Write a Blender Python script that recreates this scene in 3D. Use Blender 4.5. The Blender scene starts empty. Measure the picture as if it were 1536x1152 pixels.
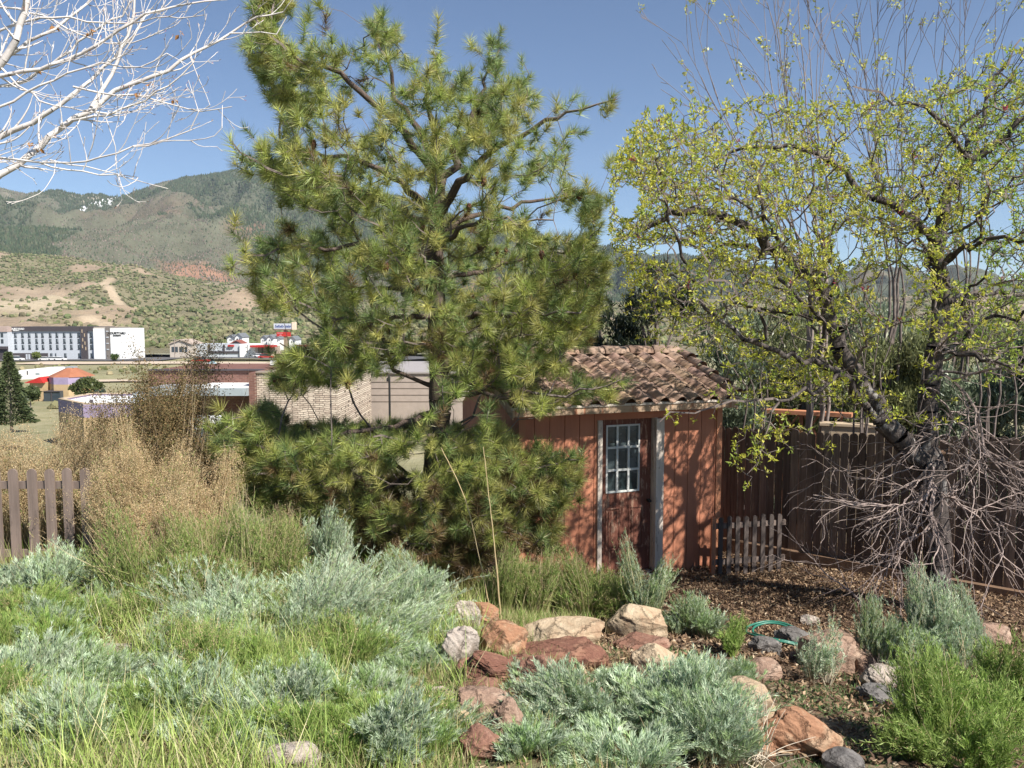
import bpy, math, random
import numpy as np
from math import sin, cos, radians, pi
R = np.random.default_rng(7)
random.seed(7)
sc = bpy.context.scene
col = sc.collection
F = 1205.0; CZ = 3.3; PT = math.atan(96/1205.0)
SP, CP = sin(PT), cos(PT)

# ------------------------------------------------------------ helpers
def ray(px, py):
    u = (px-768)/F; v = (576-py)/F
    y = CP+v*SP
    return u/y, (-SP+v*CP)/y            # x and z change per metre of depth
def at(px, py, Y):
    a, b = ray(px, py)
    return np.array([a*Y, Y, CZ+b*Y])
def nrm(a):
    a = np.asarray(a, float)
    return a/np.maximum(np.linalg.norm(a, axis=-1, keepdims=True), 1e-9)
def hsh(ix, iy, s):
    n = (ix.astype(np.int64)*374761393 + iy.astype(np.int64)*668265263 + s*1442695041) & 0x7fffffff
    n = ((n ^ (n >> 13))*1274126177) & 0x7fffffff
    return ((n ^ (n >> 16)) & 0xffff)/65535.0
def noise(x, y, s=0):
    x = np.asarray(x, float); y = np.asarray(y, float)
    ix = np.floor(x).astype(np.int64); iy = np.floor(y).astype(np.int64)
    fx = x-ix; fy = y-iy
    fx = fx*fx*(3-2*fx); fy = fy*fy*(3-2*fy)
    a = hsh(ix, iy, s); b = hsh(ix+1, iy, s); c = hsh(ix, iy+1, s); d = hsh(ix+1, iy+1, s)
    return (a*(1-fx)+b*fx)*(1-fy)+(c*(1-fx)+d*fx)*fy
def fbm(x, y, s=0, o=4):
    t = 0; a = .5; n = 0
    for k in range(o):
        t = t+a*noise(x*2**k, y*2**k, s+k*17); n += a; a *= .5
    return t/n
# garden terrain, metres
YS = [-6, 0, 3, 5, 6.5, 8, 10, 12, 16, 25, 60]
TL = [1.8, 1.75, 1.48, 1.25, 1.08, .88, .5, -.2, -1.6, -3.2, -6.5]
TC = [1.8, 1.72, 1.38, 1.02, .72, .32, .02, -.12, -1.3, -3.1, -6.5]
TR = [1.8, 1.6, 1.05, .62, .36, .12, -.04, -.12, -1.2, -3.1, -6.5]
def G(x, y):
    x = np.asarray(x, float); y = np.asarray(y, float)
    l = np.interp(y, YS, TL); c = np.interp(y, YS, TC); r = np.interp(y, YS, TR)
    a = np.clip(-x/5, 0, 1); b = np.clip(x/3, 0, 1)
    z = np.where(x < 0, c*(1-a)+l*a, c*(1-b)+r*b)
    z = z + (fbm(x*1.3, y*1.3, 5, 3)-.5)*.10*np.clip((12-y)/4, .3, 1)*np.where((x > 0) & (x < 3) & (y > 9), .3, 1)
    return z
def hit(px, py):
    a, b = ray(px, py)
    Y = 2.0
    while Y < 60 and CZ+b*Y > float(G(a*Y, Y)): Y += .02
    return np.array([a*Y, Y, float(G(a*Y, Y))])

def mk(name, V, Fc, mat, parent=None, C=None, smooth=False, loc=None):
    """V (n,3); Fc: (m,k) array or list of such arrays; C per-vertex colours (n,3)"""
    V = np.asarray(V, np.float32)
    if not isinstance(Fc, list): Fc = [Fc]
    Fc = [np.asarray(f, np.int32) for f in Fc if len(f)]
    m = bpy.data.meshes.new(name)
    m.vertices.add(len(V)); m.vertices.foreach_set('co', V.ravel())
    nl = sum(f.size for f in Fc); nf = sum(len(f) for f in Fc)
    m.loops.add(nl); m.polygons.add(nf)
    m.loops.foreach_set('vertex_index', np.concatenate([f.ravel() for f in Fc]))
    tot = np.concatenate([np.full(len(f), f.shape[1], np.int32) for f in Fc])
    st = np.concatenate([[0], np.cumsum(tot)[:-1]]).astype(np.int32)
    m.polygons.foreach_set('loop_start', st)
    m.polygons.foreach_set('use_smooth', np.full(nf, bool(smooth)))
    if C is not None:
        at_ = m.color_attributes.new('Col', 'FLOAT_COLOR', 'POINT')
        cc = np.ones((len(V), 4), np.float32); cc[:, :3] = np.clip(C, 0, 1)
        at_.data.foreach_set('color', cc.ravel())
    m.update(calc_edges=True); m.validate()
    if mat is not None: m.materials.append(mat)
    o = bpy.data.objects.new(name, m); col.objects.link(o)
    if parent is not None: o.parent = parent
    if loc is not None: o.location = loc
    return o
def tag(o, label=None, cat=None, group=None, kind=None):
    if label: o['label'] = label
    if cat: o['category'] = cat
    if group: o['group'] = group
    if kind: o['kind'] = kind
    return o
def empty(name, loc=(0, 0, 0), rz=0, **k):
    o = bpy.data.objects.new(name, None); col.objects.link(o)
    o.empty_display_size = .2
    o.location = loc; o.rotation_euler = (0, 0, rz)
    return tag(o, **k)
class MB:
    """mesh builder for boxes, prisms and free faces"""
    def __init__(s): s.v = []; s.q = []; s.t = []; s.c = []; s.n = 0; s.ng = {}
    def add(s, V, Fs, c=None):
        V = np.asarray(V, float)
        s.v.append(V); s.c.append(np.tile(c if c is not None else (1, 1, 1), (len(V), 1)))
        for f in Fs:
            f = [i+s.n for i in f]
            s.ng.setdefault(len(f), []).append(f)
        s.n += len(V); return s
    def box(s, x0, y0, z0, x1, y1, z1, c=None):
        V = [(x, y, z) for z in (z0, z1) for y in (y0, y1) for x in (x0, x1)]
        return s.add(V, [(0, 2, 3, 1), (4, 5, 7, 6), (0, 1, 5, 4), (2, 6, 7, 3), (0, 4, 6, 2), (1, 3, 7, 5)], c)
    def prism(s, prof, a, b, axis='y', c=None):
        """extrude 2D profile along an axis between a and b"""
        n = len(prof); V = []
        for t in (a, b):
            for p in prof:
                V.append({'y': (p[0], t, p[1]), 'x': (t, p[0], p[1]), 'z': (p[0], p[1], t)}[axis])
        Fs = [tuple(range(n))[::-1], tuple(range(n, 2*n))]+[(i, (i+1) % n, n+(i+1) % n, n+i) for i in range(n)]
        return s.add(V, Fs, c)
    def tube(s, A, B, ra, rb, n=8, c=None):
        V, q = segtubes([A], [B], [ra], [rb], n)
        s.add(V, [tuple(f) for f in q]+[tuple(range(n))[::-1], tuple(range(n, 2*n))], c); return s
    def build(s, name, mat, parent=None, smooth=False, bevel=0, loc=None):
        o = mk(name, np.concatenate(s.v), [np.array(f) for f in s.ng.values()], mat, parent, np.concatenate(s.c), smooth, loc)
        if bevel:
            b = o.modifiers.new('bevel', 'BEVEL'); b.width = bevel; b.segments = 2; b.limit_method = 'ANGLE'
        return o
def perp(D):
    D = nrm(D); h = np.where(np.abs(D[:, 2:3]) < .9, [[0, 0, 1.]], [[1., 0, 0]])
    a = nrm(np.cross(D, h)); b = np.cross(D, a)
    return a, b
def segtubes(A, B, ra, rb, n=3):
    A = np.asarray(A, float); B = np.asarray(B, float)
    ra = np.asarray(ra, float); rb = np.asarray(rb, float); m = len(A)
    a, b = perp(B-A)
    t = np.arange(n)*2*pi/n
    ring = a[:, None, :]*np.cos(t)[None, :, None]+b[:, None, :]*np.sin(t)[None, :, None]
    V = np.concatenate([A[:, None]+ring*ra[:, None, None], B[:, None]+ring*rb[:, None, None]], 1).reshape(-1, 3)
    i = np.arange(n); j = (i+1) % n
    q = np.stack([i, j, n+j, n+i], 1)
    Q = (q[None]+(np.arange(m)*2*n)[:, None, None]).reshape(-1, 4)
    return V, Q
def leaves(P, D, L, W, C, bend=0.0):
    """diamond leaves: base, two sides, tip"""
    n = len(P); D = nrm(D); a, b = perp(D)
    t = R.uniform(0, 2*pi, n)[:, None]; S = a*np.cos(t)+b*np.sin(t); U = np.cross(D, S)
    L = np.broadcast_to(L, n)[:, None]; W = np.broadcast_to(W, n)[:, None]
    tip = P+D*L+U*L*bend
    mid = P+D*L*.45
    V = np.stack([P, mid-S*W*.5, tip, mid+S*W*.5], 1).reshape(-1, 3)
    Q = np.arange(4*n).reshape(n, 4)
    return V, Q, np.repeat(C, 4, 0)
def needles(P, D, L, W, C):
    n = len(P); D = nrm(D); a, b = perp(D)
    t = R.uniform(0, 2*pi, n)[:, None]; S = a*np.cos(t)+b*np.sin(t)
    L = np.broadcast_to(L, n)[:, None]; W = np.broadcast_to(W, n)[:, None]
    V = np.stack([P-S*W*.5, P+S*W*.5, P+D*L], 1).reshape(-1, 3)
    return V, np.arange(3*n).reshape(n, 3), np.repeat(C, 3, 0)
def rdir(n): return nrm(R.normal(size=(n, 3)))
def pal(cols, n, var=.18, w=None):
    cols = np.asarray(cols, float)
    i = R.choice(len(cols), n, p=w)
    return cols[i]*(1+R.uniform(-var, var, (n, 1)))
class VB:
    """collects big vertex/face arrays"""
    def __init__(s): s.V = []; s.F = {}; s.C = []; s.n = 0
    def add(s, V, Fc, C):
        if len(V) == 0: return s
        C = np.asarray(C, float)
        if C.ndim == 1: C = np.tile(C, (len(V), 1))
        s.V.append(V); s.C.append(C); s.F.setdefault(Fc.shape[1], []).append(Fc+s.n); s.n += len(V); return s
    def build(s, name, mat, parent=None, smooth=False):
        return mk(name, np.concatenate(s.V), [np.concatenate(f) for f in s.F.values()], mat, parent, np.concatenate(s.C), smooth)

# ------------------------------------------------------------ materials
def newmat(name):
    m = bpy.data.materials.new(name); m.use_nodes = True
    nt = m.node_tree; b = nt.nodes['Principled BSDF']
    return m, nt, b
def N(nt, t, **k):
    n = nt.nodes.new(t)
    for a, v in k.items():
        if a.startswith('i_'):
            n.inputs[a[2:].replace('_', ' ')].default_value = v
        else: setattr(n, a, v)
    return n
def ramp(nt, fac, stops):
    r = nt.nodes.new('ShaderNodeValToRGB')
    e = r.color_ramp.elements
    while len(e) < len(stops): e.new(.5)
    for i, (p, c) in enumerate(stops):
        e[i].position = p; e[i].color = (*c, 1) if len(c) == 3 else c
    nt.links.new(fac, r.inputs[0]); return r.outputs[0]
def foliage(name, trans=.35, rough=.5, spec=.4):
    m, nt, b = newmat(name)
    a = N(nt, 'ShaderNodeAttribute', attribute_name='Col')
    nt.links.new(a.outputs['Color'], b.inputs['Base Color'])
    b.inputs['Roughness'].default_value = rough
    b.inputs['Specular IOR Level'].default_value = spec
    t = N(nt, 'ShaderNodeBsdfTranslucent')
    nt.links.new(a.outputs['Color'], t.inputs['Color'])
    mx = N(nt, 'ShaderNodeMixShader'); mx.inputs[0].default_value = trans
    nt.links.new(b.outputs[0], mx.inputs[1]); nt.links.new(t.outputs[0], mx.inputs[2])
    nt.links.new(mx.outputs[0], nt.nodes['Material Output'].inputs[0])
    return m
def mixc(nt, fac, a, b, mode='MIX'):
    x = N(nt, 'ShaderNodeMix', data_type='RGBA', blend_type=mode)
    for s, v in ((0, fac), (6, a), (7, b)):
        if hasattr(v, 'is_linked') or isinstance(v, bpy.types.NodeSocket): nt.links.new(v, x.inputs[s])
        else: x.inputs[s].default_value = v if s == 0 else (*v, 1)
    return x.outputs[2]
def rough_mat(name, c1, c2=None, scale=6, detail=6, rough=.85, bump=.3, bscale=None, usecol=False, stretch=(1, 1, 1), dist=.01, spots=None):
    """two-tone noise surface with bump; usecol multiplies the vertex colour in"""
    m, nt, b = newmat(name)
    tc = N(nt, 'ShaderNodeTexCoord'); mp = N(nt, 'ShaderNodeMapping'); mp.inputs['Scale'].default_value = stretch
    nt.links.new(tc.outputs['Object'], mp.inputs[0])
    n1 = N(nt, 'ShaderNodeTexNoise', i_Scale=scale, i_Detail=detail, i_Roughness=.6)
    nt.links.new(mp.outputs[0], n1.inputs['Vector'])
    c2 = c2 or tuple(v*.7 for v in c1)
    c = ramp(nt, n1.outputs['Fac'], [(.34, c1), (.66, c2)])
    if spots:
        n3 = N(nt, 'ShaderNodeTexNoise', i_Scale=spots[0], i_Detail=5, i_Roughness=.7)
        nt.links.new(mp.outputs[0], n3.inputs['Vector'])
        f = ramp(nt, n3.outputs['Fac'], [(spots[1], (0, 0, 0)), (spots[1]+.07, (1, 1, 1))])
        c = mixc(nt, f, c, spots[2])
    if usecol:
        a = N(nt, 'ShaderNodeAttribute', attribute_name='Col')
        c = mixc(nt, 1.0, c, a.outputs['Color'], 'MULTIPLY')
    nt.links.new(c, b.inputs['Base Color'])
    b.inputs['Roughness'].default_value = rough; b.inputs['Specular IOR Level'].default_value = .25
    n2 = N(nt, 'ShaderNodeTexNoise', i_Scale=bscale or scale*5, i_Detail=8, i_Roughness=.65)
    nt.links.new(mp.outputs[0], n2.inputs['Vector'])
    bp = N(nt, 'ShaderNodeBump', i_Strength=bump, i_Distance=dist)
    nt.links.new(n2.outputs['Fac'], bp.inputs['Height']); nt.links.new(bp.outputs[0], b.inputs['Normal'])
    return m
M = {}
M['needle'] = foliage('pine_needles', .3, .42, .5)
M['leaf'] = foliage('leaves', .45, .45, .4)
M['sage'] = foliage('sage_leaves', .3, .8, .15)
M['grass'] = foliage('grass_blades', .35, .5, .3)
M['seed'] = foliage('seed_heads', .25, .85, .1)
M['litter'] = foliage('dry_leaves', .12, .8, .15)
M['bark'] = rough_mat('pine_bark', (.16, .12, .10), (.07, .05, .042), 9, 8, .95, .9, 22, stretch=(1, 1, .35), dist=.03)
M['darkbark'] = rough_mat('dark_bark', (.12, .10, .09), (.035, .028, .026), 10, 8, .9, .9, 28, stretch=(1, 1, .5), dist=.02, spots=(7, .56, (.30, .28, .26)))
M['palebark'] = rough_mat('pale_bark', (.74, .70, .66), (.55, .50, .47), 8, 6, .8, .3, 40, spots=(14, .62, (.18, .14, .13)))
M['greybark'] = rough_mat('grey_bark', (.33, .27, .24), (.23, .19, .17), 10, 6, .85, .3, 40)
M['shadebark'] = rough_mat('brown_grey_bark', (.22, .18, .16), (.12, .095, .085), 10, 6, .85, .4, 40)
M['drytwig'] = rough_mat('dry_twig', (.38, .30, .27), (.21, .165, .145), 14, 6, .85, .3, 50)
M['straw'] = rough_mat('dry_stalk', (.55, .43, .24), (.42, .31, .17), 14, 4, .8, .2, 50)
M['stem'] = foliage('green_stems', .1, .7, .2)
M['hill'] = foliage('hill_trees', .1, .9, .1)

# ------------------------------------------------------------ camera, world, sun
cam = bpy.data.cameras.new('camera'); co = bpy.data.objects.new('camera', cam); col.objects.link(co)
co.location = (0, 0, CZ); co.rotation_euler = (pi/2-PT, 0, 0)
cam.sensor_width = 36; cam.lens = 36*F/1536; cam.clip_start = .05; cam.clip_end = 20000
sc.camera = co
EL, AZ = radians(46), radians(50)
sv = np.array([sin(AZ)*cos(EL), -cos(AZ)*cos(EL), sin(EL)])
sl = bpy.data.lights.new('sun', 'SUN'); sl.energy = 5.0; sl.angle = radians(.53); sl.color = (1, .945, .86)
so = bpy.data.objects.new('sun', sl); col.objects.link(so)
from mathutils import Vector
so.rotation_euler = Vector(tuple(sv)).to_track_quat('Z', 'Y').to_euler()
w = bpy.data.worlds.new('World'); sc.world = w; w.use_nodes = True
nt = w.node_tree
sky = nt.nodes.new('ShaderNodeTexSky'); sky.sky_type = 'NISHITA'; sky.sun_disc = False
sky.sun_elevation = EL; sky.sun_rotation = pi-AZ; sky.altitude = 1900; sky.air_density = 1.0; sky.dust_density = .0; sky.ozone_density = 3.2
nt.links.new(sky.outputs[0], nt.nodes['Background'].inputs[0]); nt.nodes['Background'].inputs[1].default_value = .074
sc.view_settings.view_transform = 'Standard'; sc.view_settings.look = 'None'
sc.view_settings.exposure = .8; sc.view_settings.gamma = 1
sc.cycles.max_bounces = 6; sc.cycles.diffuse_bounces = 4; sc.cycles.transmission_bounces = 4; sc.cycles.transparent_max_bounces = 4

# ------------------------------------------------------------ terrain
def grid(xs, ys, zf):
    X, Y = np.meshgrid(xs, ys); Z = zf(X, Y)
    V = np.stack([X, Y, Z], -1).reshape(-1, 3)
    n = len(xs); i = np.arange(len(ys)-1)[:, None]*n+np.arange(n-1)[None]
    Q = np.stack([i, i+1, i+n+1, i+n], -1).reshape(-1, 4)
    return V, Q
# garden ground: soil, wood chips to the right
def gcol(V):
    x, y = V[:, 0], V[:, 1]
    soil = np.array([.16, .115, .08]); dry = np.array([.33, .26, .17]); chips = np.array([.13, .085, .058]); green = np.array([.12, .16, .05])
    n = fbm(x*2.2, y*2.2, 3, 4)[:, None]
    c = soil*(1-n)+dry*n
    g = np.clip((fbm(x*.9, y*.9, 11, 3)-.45)*6, 0, 1)[:, None]*(x < .8)[:, None]
    c = c*(1-g*.6)+green*g*.6
    ch = np.clip((x-.7)*2, 0, 1)[:, None]*np.clip((y-5.5), 0, 1)[:, None]
    return c*(1-ch)+chips*ch*(.7+.6*n)
V, Q = grid(np.arange(-11, 11, .07), np.arange(-4, 17, .07), G)
V[:, 2] += (fbm(V[:, 0]*9, V[:, 1]*9, 2, 3)-.5)*.035
M['soil'] = rough_mat('garden_soil', (1, 1, 1), (.62, .6, .55), 30, 8, .95, .8, 90, usecol=True, dist=.02)
tag(mk('garden_ground', V, Q, M['soil'], None, gcol(V), True), kind='structure')
# valley floor
def GV(x, y):
    z = np.interp(y, [10, 16, 25, 60, 150, 313, 360], [-.5, -1.45, -3.3, -6.6, -9.3, -12.2, -12.6])
    return z+(fbm(x*.05, y*.05, 31, 3)-.5)*1.0*np.clip((y-20)/60, 0, 1)-.35*np.clip(1-np.abs(y-14)/4, 0, 1)
xs = np.arange(-420, 421, 3.0)
ys = np.concatenate([np.arange(11, 40, 1.5), np.arange(40, 376, 3.0)])
V, Q = grid(xs, ys, GV)
n = fbm(V[:, 0]*.06, V[:, 1]*.06, 8, 4)[:, None]; n2 = fbm(V[:, 0]*.4, V[:, 1]*.4, 9, 3)[:, None]
c = np.array([.36, .30, .20])*n2+np.array([.20, .21, .11])*(1-n2)
c = c*(.8+.5*n)
M['field'] = rough_mat('dry_field', (1, 1, 1), (.7, .72, .6), .6, 8, .95, .6, 3, usecol=True, dist=.3)
tag(mk('valley_floor', V, Q, M['field'], None, c, True), kind='structure')

# hills and mountain: height from an elevation profile over distance, real metres
RX = [-700, -300, 0, 35, 80, 130, 200, 250, 300, 350, 400, 450, 520, 600, 700, 800, 880, 1000, 1150, 1300, 1450, 1540, 1900, 2400]
RY = [330, 310, 289, 297, 297, 303, 301, 284, 273, 263, 258, 266, 286, 305, 335, 360, 378, 400, 418, 432, 436, 432, 420, 400]
FX = [-700, 0, 120, 200, 300, 400, 480, 560, 700, 900, 1200, 1540, 2400]      # foothill crest
FY = [388, 388, 398, 410, 425, 440, 452, 462, 470, 462, 455, 450, 440]
def hills_z(X, Y):
    px = 768+F*X/Y
    ridge = np.interp(px, RX, RY); foot = np.interp(px, FX, FY)
    D = [300, 400, 520, 1250, 1500, 3100, 3600]
    E = [np.full_like(px, 533.), 527+0*px, 512+0*px, foot, foot-2, ridge, ridge+30]
    py = np.zeros_like(px)
    for k in range(len(D)-1):
        m = (Y >= D[k]) & (Y <= D[k+1]); t = np.clip((Y-D[k])/(D[k+1]-D[k]), 0, 1)
        py = np.where(m, E[k]*(1-t)+E[k+1]*t, py)
    v = (576-py)/F; s = (-SP+v*CP)/(CP+v*SP)
    z = CZ+s*Y
    # spurs and gullies
    wx = X+120*fbm(X*.002, Y*.002, 77, 3); wy = Y+160*fbm(X*.002+5, Y*.002, 78, 3)
    r1 = 1-np.abs(2*fbm(wx*.0024, wy*.0016, 41, 3)-1)
    r2 = 1-np.abs(2*fbm(wx*.007, wy*.005, 42, 4)-1)
    a = np.clip((Y-1500)/700, 0, 1)*np.clip((3250-Y)/500, .12, 1)
    z = z+(r1-.75)*260*a+(r2-.75)*110*a
    b = np.clip((Y-420)/300, 0, 1)*np.clip((1650-Y)/300, 0, 1)
    r3 = 1-np.abs(2*fbm(X*.006, Y*.004, 43, 4)-1)
    z = z+(r3-.75)*46*b+(fbm(X*.03, Y*.03, 44, 3)-.5)*7*b
    return z
us = np.linspace(-1.05, 1.25, 760)
yd = np.concatenate([np.linspace(338, 600, 50), np.linspace(605, 1600, 150), np.linspace(1608, 3600, 240)])
U, YD = np.meshgrid(us, yd); XX = U*YD
ZZ = hills_z(XX, YD)
V = np.stack([XX, YD, ZZ], -1).reshape(-1, 3)
n_ = len(us); i = np.arange(len(yd)-1)[:, None]*n_+np.arange(n_-1)[None]
Q = np.stack([i, i+1, i+n_+1, i+n_], -1).reshape(-1, 4)
def forest(x, y):
    """0..1 conifer density on the mountain, pinyon density on the foothill"""
    px = 768+F*x/y
    f = fbm(x*.0045+y*.0011, y*.0040, 61, 6)
    far = np.clip((f-.45)*11+.5+np.clip((px-190)/120, -.25, 1)*np.clip((y-2000)/700, 0, 1)*1.2-.1, 0, 1)
    g = fbm(x*.011, y*.008, 62, 5)
    near = np.clip((g-.42)*8+np.clip((px-40)/150, -.5, .6), 0, 1)
    return np.where(y > 1500, far, near)
x, y, z = V[:, 0], V[:, 1], V[:, 2]; px = 768+F*x/y
f = forest(x, y)[:, None]
nn = fbm(x*.012, y*.012, 71, 5)[:, None]; mm = fbm(x*.003, y*.003, 72, 4)[:, None]
bare = np.array([.42, .33, .22])*nn+np.array([.33, .25, .18])*(1-nn)
scrub = np.array([.12, .12, .08])*nn+np.array([.155, .16, .105])*(1-nn)
red = np.array([.27, .145, .10])
far_m = np.clip((y-1350)/250, 0, 1)[:, None]
g = bare*(1-far_m)+scrub*far_m
under = np.array([.17, .17, .095])*(1-far_m)+np.array([.10, .115, .075])*far_m
c = g*(1-f*.75)+under*f*.75
rm = np.clip((mm-.66)*8, 0, .55)*np.clip((y[:, None]-1250)/200, 0, 1)*np.clip((2500-y[:, None])/300, 0, 1)
c = c*(1-rm)+red*rm
cp = np.exp(-((px-300)/75)**2)*np.exp(-((y-1640)/120)**2); cp = np.clip(cp*2.2-1.3*(1-nn[:, 0]), 0, .9)[:, None]
c = c*(1-cp)+np.array([.36, .20, .13])*cp
# aspens below the crest, snow streaks, dirt tracks
asp = np.clip((fbm(x*.004, y*.01, 73, 4)-.52)*10, 0, 1)*np.clip((y-2400)/300, 0, 1)*np.clip((230-px)/80, 0, 1); asp = asp[:, None]
c = c*(1-asp*.6)+np.array([.42, .37, .31])*asp*.6
sn = (np.abs((y-2780)-(px-150)*3.2-60*(nn[:, 0]-.5)) < 34+40*(noise(x*.01, y*.01, 9)-.5)) & (px > 118) & (px < 182)
sn |= (px < 70) & (y > 2850) & (fbm(x*.02, y*.006, 74, 3) > .80)
c[sn] = (.82, .84, .88)
def track(pts):
    global c
    for (a, b) in zip(pts[:-1], pts[1:]):
        A = np.array(a, float); B = np.array(b, float); d = B-A
        t = np.clip(((x-A[0])*d[0]+(y-A[1])*d[1])/d.dot(d), 0, 1)
        dd = np.hypot(x-(A[0]+t*d[0]), y-(A[1]+t*d[1]))
        k = np.clip(1.6-dd/(4.0+5*nn[:, 0]), 0, 1)[:, None]
        c = c*(1-k)+np.array([.50, .40, .28])*k
TRK = [[(-230, 430), (-262, 520), (-300, 600), (-345, 660)], [(-395, 770), (-440, 860), (-420, 900), (-470, 960)], [(-470, 960), (-540, 1050), (-560, 1130)]]
for t in TRK: track(t)
bp_ = np.exp(-((px-40)/90)**2)*np.exp(-((y-830)/170)**2); bp_ = np.clip(bp_*2.6-1.1*(1-nn[:, 0]), 0, 1)[:, None]
c = c*(1-bp_)+np.array([.46, .38, .26])*bp_
M['mountain'] = rough_mat('mountain_ground', (1, 1, 1), (.72, .70, .68), .02, 10, .95, .8, .12, usecol=True, dist=6)
tag(mk('hills', V, Q, M['mountain'], None, c, True), kind='structure')
# trees on the slopes
def blob_template(rings, seg):
    V = [(0, 0, 1.0)]
    for k in range(1, rings):
        a = pi*k/rings
        for j in range(seg): V.append((sin(a)*cos(2*pi*j/seg+k), sin(a)*sin(2*pi*j/seg+k), cos(a)))
    V.append((0, 0, -1.0)); Fs = []
    for j in range(seg): Fs.append((0, 1+j, 1+(j+1) % seg))
    for k in range(rings-2):
        o = 1+k*seg
        for j in range(seg):
            Fs.append((o+j, o+seg+j, o+(j+1) % seg)); Fs.append((o+(j+1) % seg, o+seg+j, o+seg+(j+1) % seg))
    o = 1+(rings-2)*seg
    for j in range(seg): Fs.append((o+j, len(V)-1, o+(j+1) % seg))
    return np.array(V), np.array(Fs)
def scatter(T, TF, P, S, C, jit=.25):
    n = len(P); k = len(T)
    W = T[None]*(S[:, None, :]) * (1+R.uniform(-jit, jit, (n, k, 1)))
    a = R.uniform(0, 2*pi, n); ca, sa = np.cos(a)[:, None], np.sin(a)[:, None]
    W = np.stack([W[..., 0]*ca-W[..., 1]*sa, W[..., 0]*sa+W[..., 1]*ca, W[..., 2]], -1)+P[:, None]
    return W.reshape(-1, 3), (TF[None]+(np.arange(n)*k)[:, None, None]).reshape(-1, 3), np.repeat(C, k, 0)
n = 120000
u = R.uniform(-.85, .75, n); yy = np.sqrt(R.uniform(0, 1, n)*(1600**2-430**2)+430**2); xx = u*yy
off = np.ones(n, bool)
for t in TRK:
    for (a, b) in zip(t[:-1], t[1:]):
        A = np.array(a, float); d = np.array(b, float)-A
        tt = np.clip(((xx-A[0])*d[0]+(yy-A[1])*d[1])/d.dot(d), 0, 1)
        off &= np.hypot(xx-(A[0]+tt*d[0]), yy-(A[1]+tt*d[1])) > 7
pxx = 768+F*u; bare_ = np.exp(-((pxx-40)/90)**2)*np.exp(-((yy-830)/170)**2)
keep = off & (R.uniform(0, 1, n) < forest(xx, yy)*.95*(1-.9*np.clip(bare_*1.6, 0, 1))+.06) & ((u < .05) | (R.uniform(0, 1, n) < .3))
xx, yy = xx[keep][:34000], yy[keep][:34000]; n = len(xx)
T, TF = blob_template(4, 6)
S = R.uniform(1.0, 2.6, (n, 1))*np.array([[1, 1, .85]])*R.uniform(.8, 1.2, (n, 3))
P_ = np.stack([xx, yy, hills_z(xx, yy)+S[:, 2]*.55], 1)
mk_ = VB(); mk_.add(*scatter(T, TF, P_, S, pal([(.14, .155, .07), (.11, .135, .06), (.19, .185, .095), (.22, .20, .12)], n, .3), .3))
tag(mk_.build('hillside_shrubs', M['hill']), 'olive juniper and oak scrub dotting the tan foothill below the mountain', 'scrub', kind='stuff')
n = 300000
u = R.uniform(-.78, .4, n); yy = np.sqrt(R.uniform(0, 1, n)*(3350**2-1500**2)+1500**2); xx = u*yy
fo = forest(xx, yy)
keep = (R.uniform(0, 1, n) < fo*.6+.50)
xx, yy, fo = xx[keep][:210000], yy[keep][:210000], fo[keep][:210000]; n = len(xx)
T = np.array([(0, 0, 1)]+[(cos(2*pi*k/5), sin(2*pi*k/5), 0) for k in range(5)]); TF = np.array([(0, 1+k, 1+(k+1) % 5) for k in range(5)])
S = R.uniform(1.9, 3.4, (n, 1))*np.array([[1, 1, 2.6]])*R.uniform(.75, 1.3, (n, 3)); S *= (.5+.5*fo[:, None])
P_ = np.stack([xx, yy, hills_z(xx, yy)-.5], 1)
cc = pal([(.055, .08, .045), (.07, .095, .05), (.09, .10, .06)], n, .3)
k = (fo < .3) & (R.uniform(0, 1, n) < .5); cc[k] = pal([(.20, .15, .13), (.25, .20, .17), (.16, .13, .09)], k.sum(), .2)
mk_ = VB(); mk_.add(*scatter(T, TF, P_, S, cc, .25))
tag(mk_.build('mountain_forest', M['hill']), 'dark conifer forest covering the long mountain slope', 'forest', kind='stuff')

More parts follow.
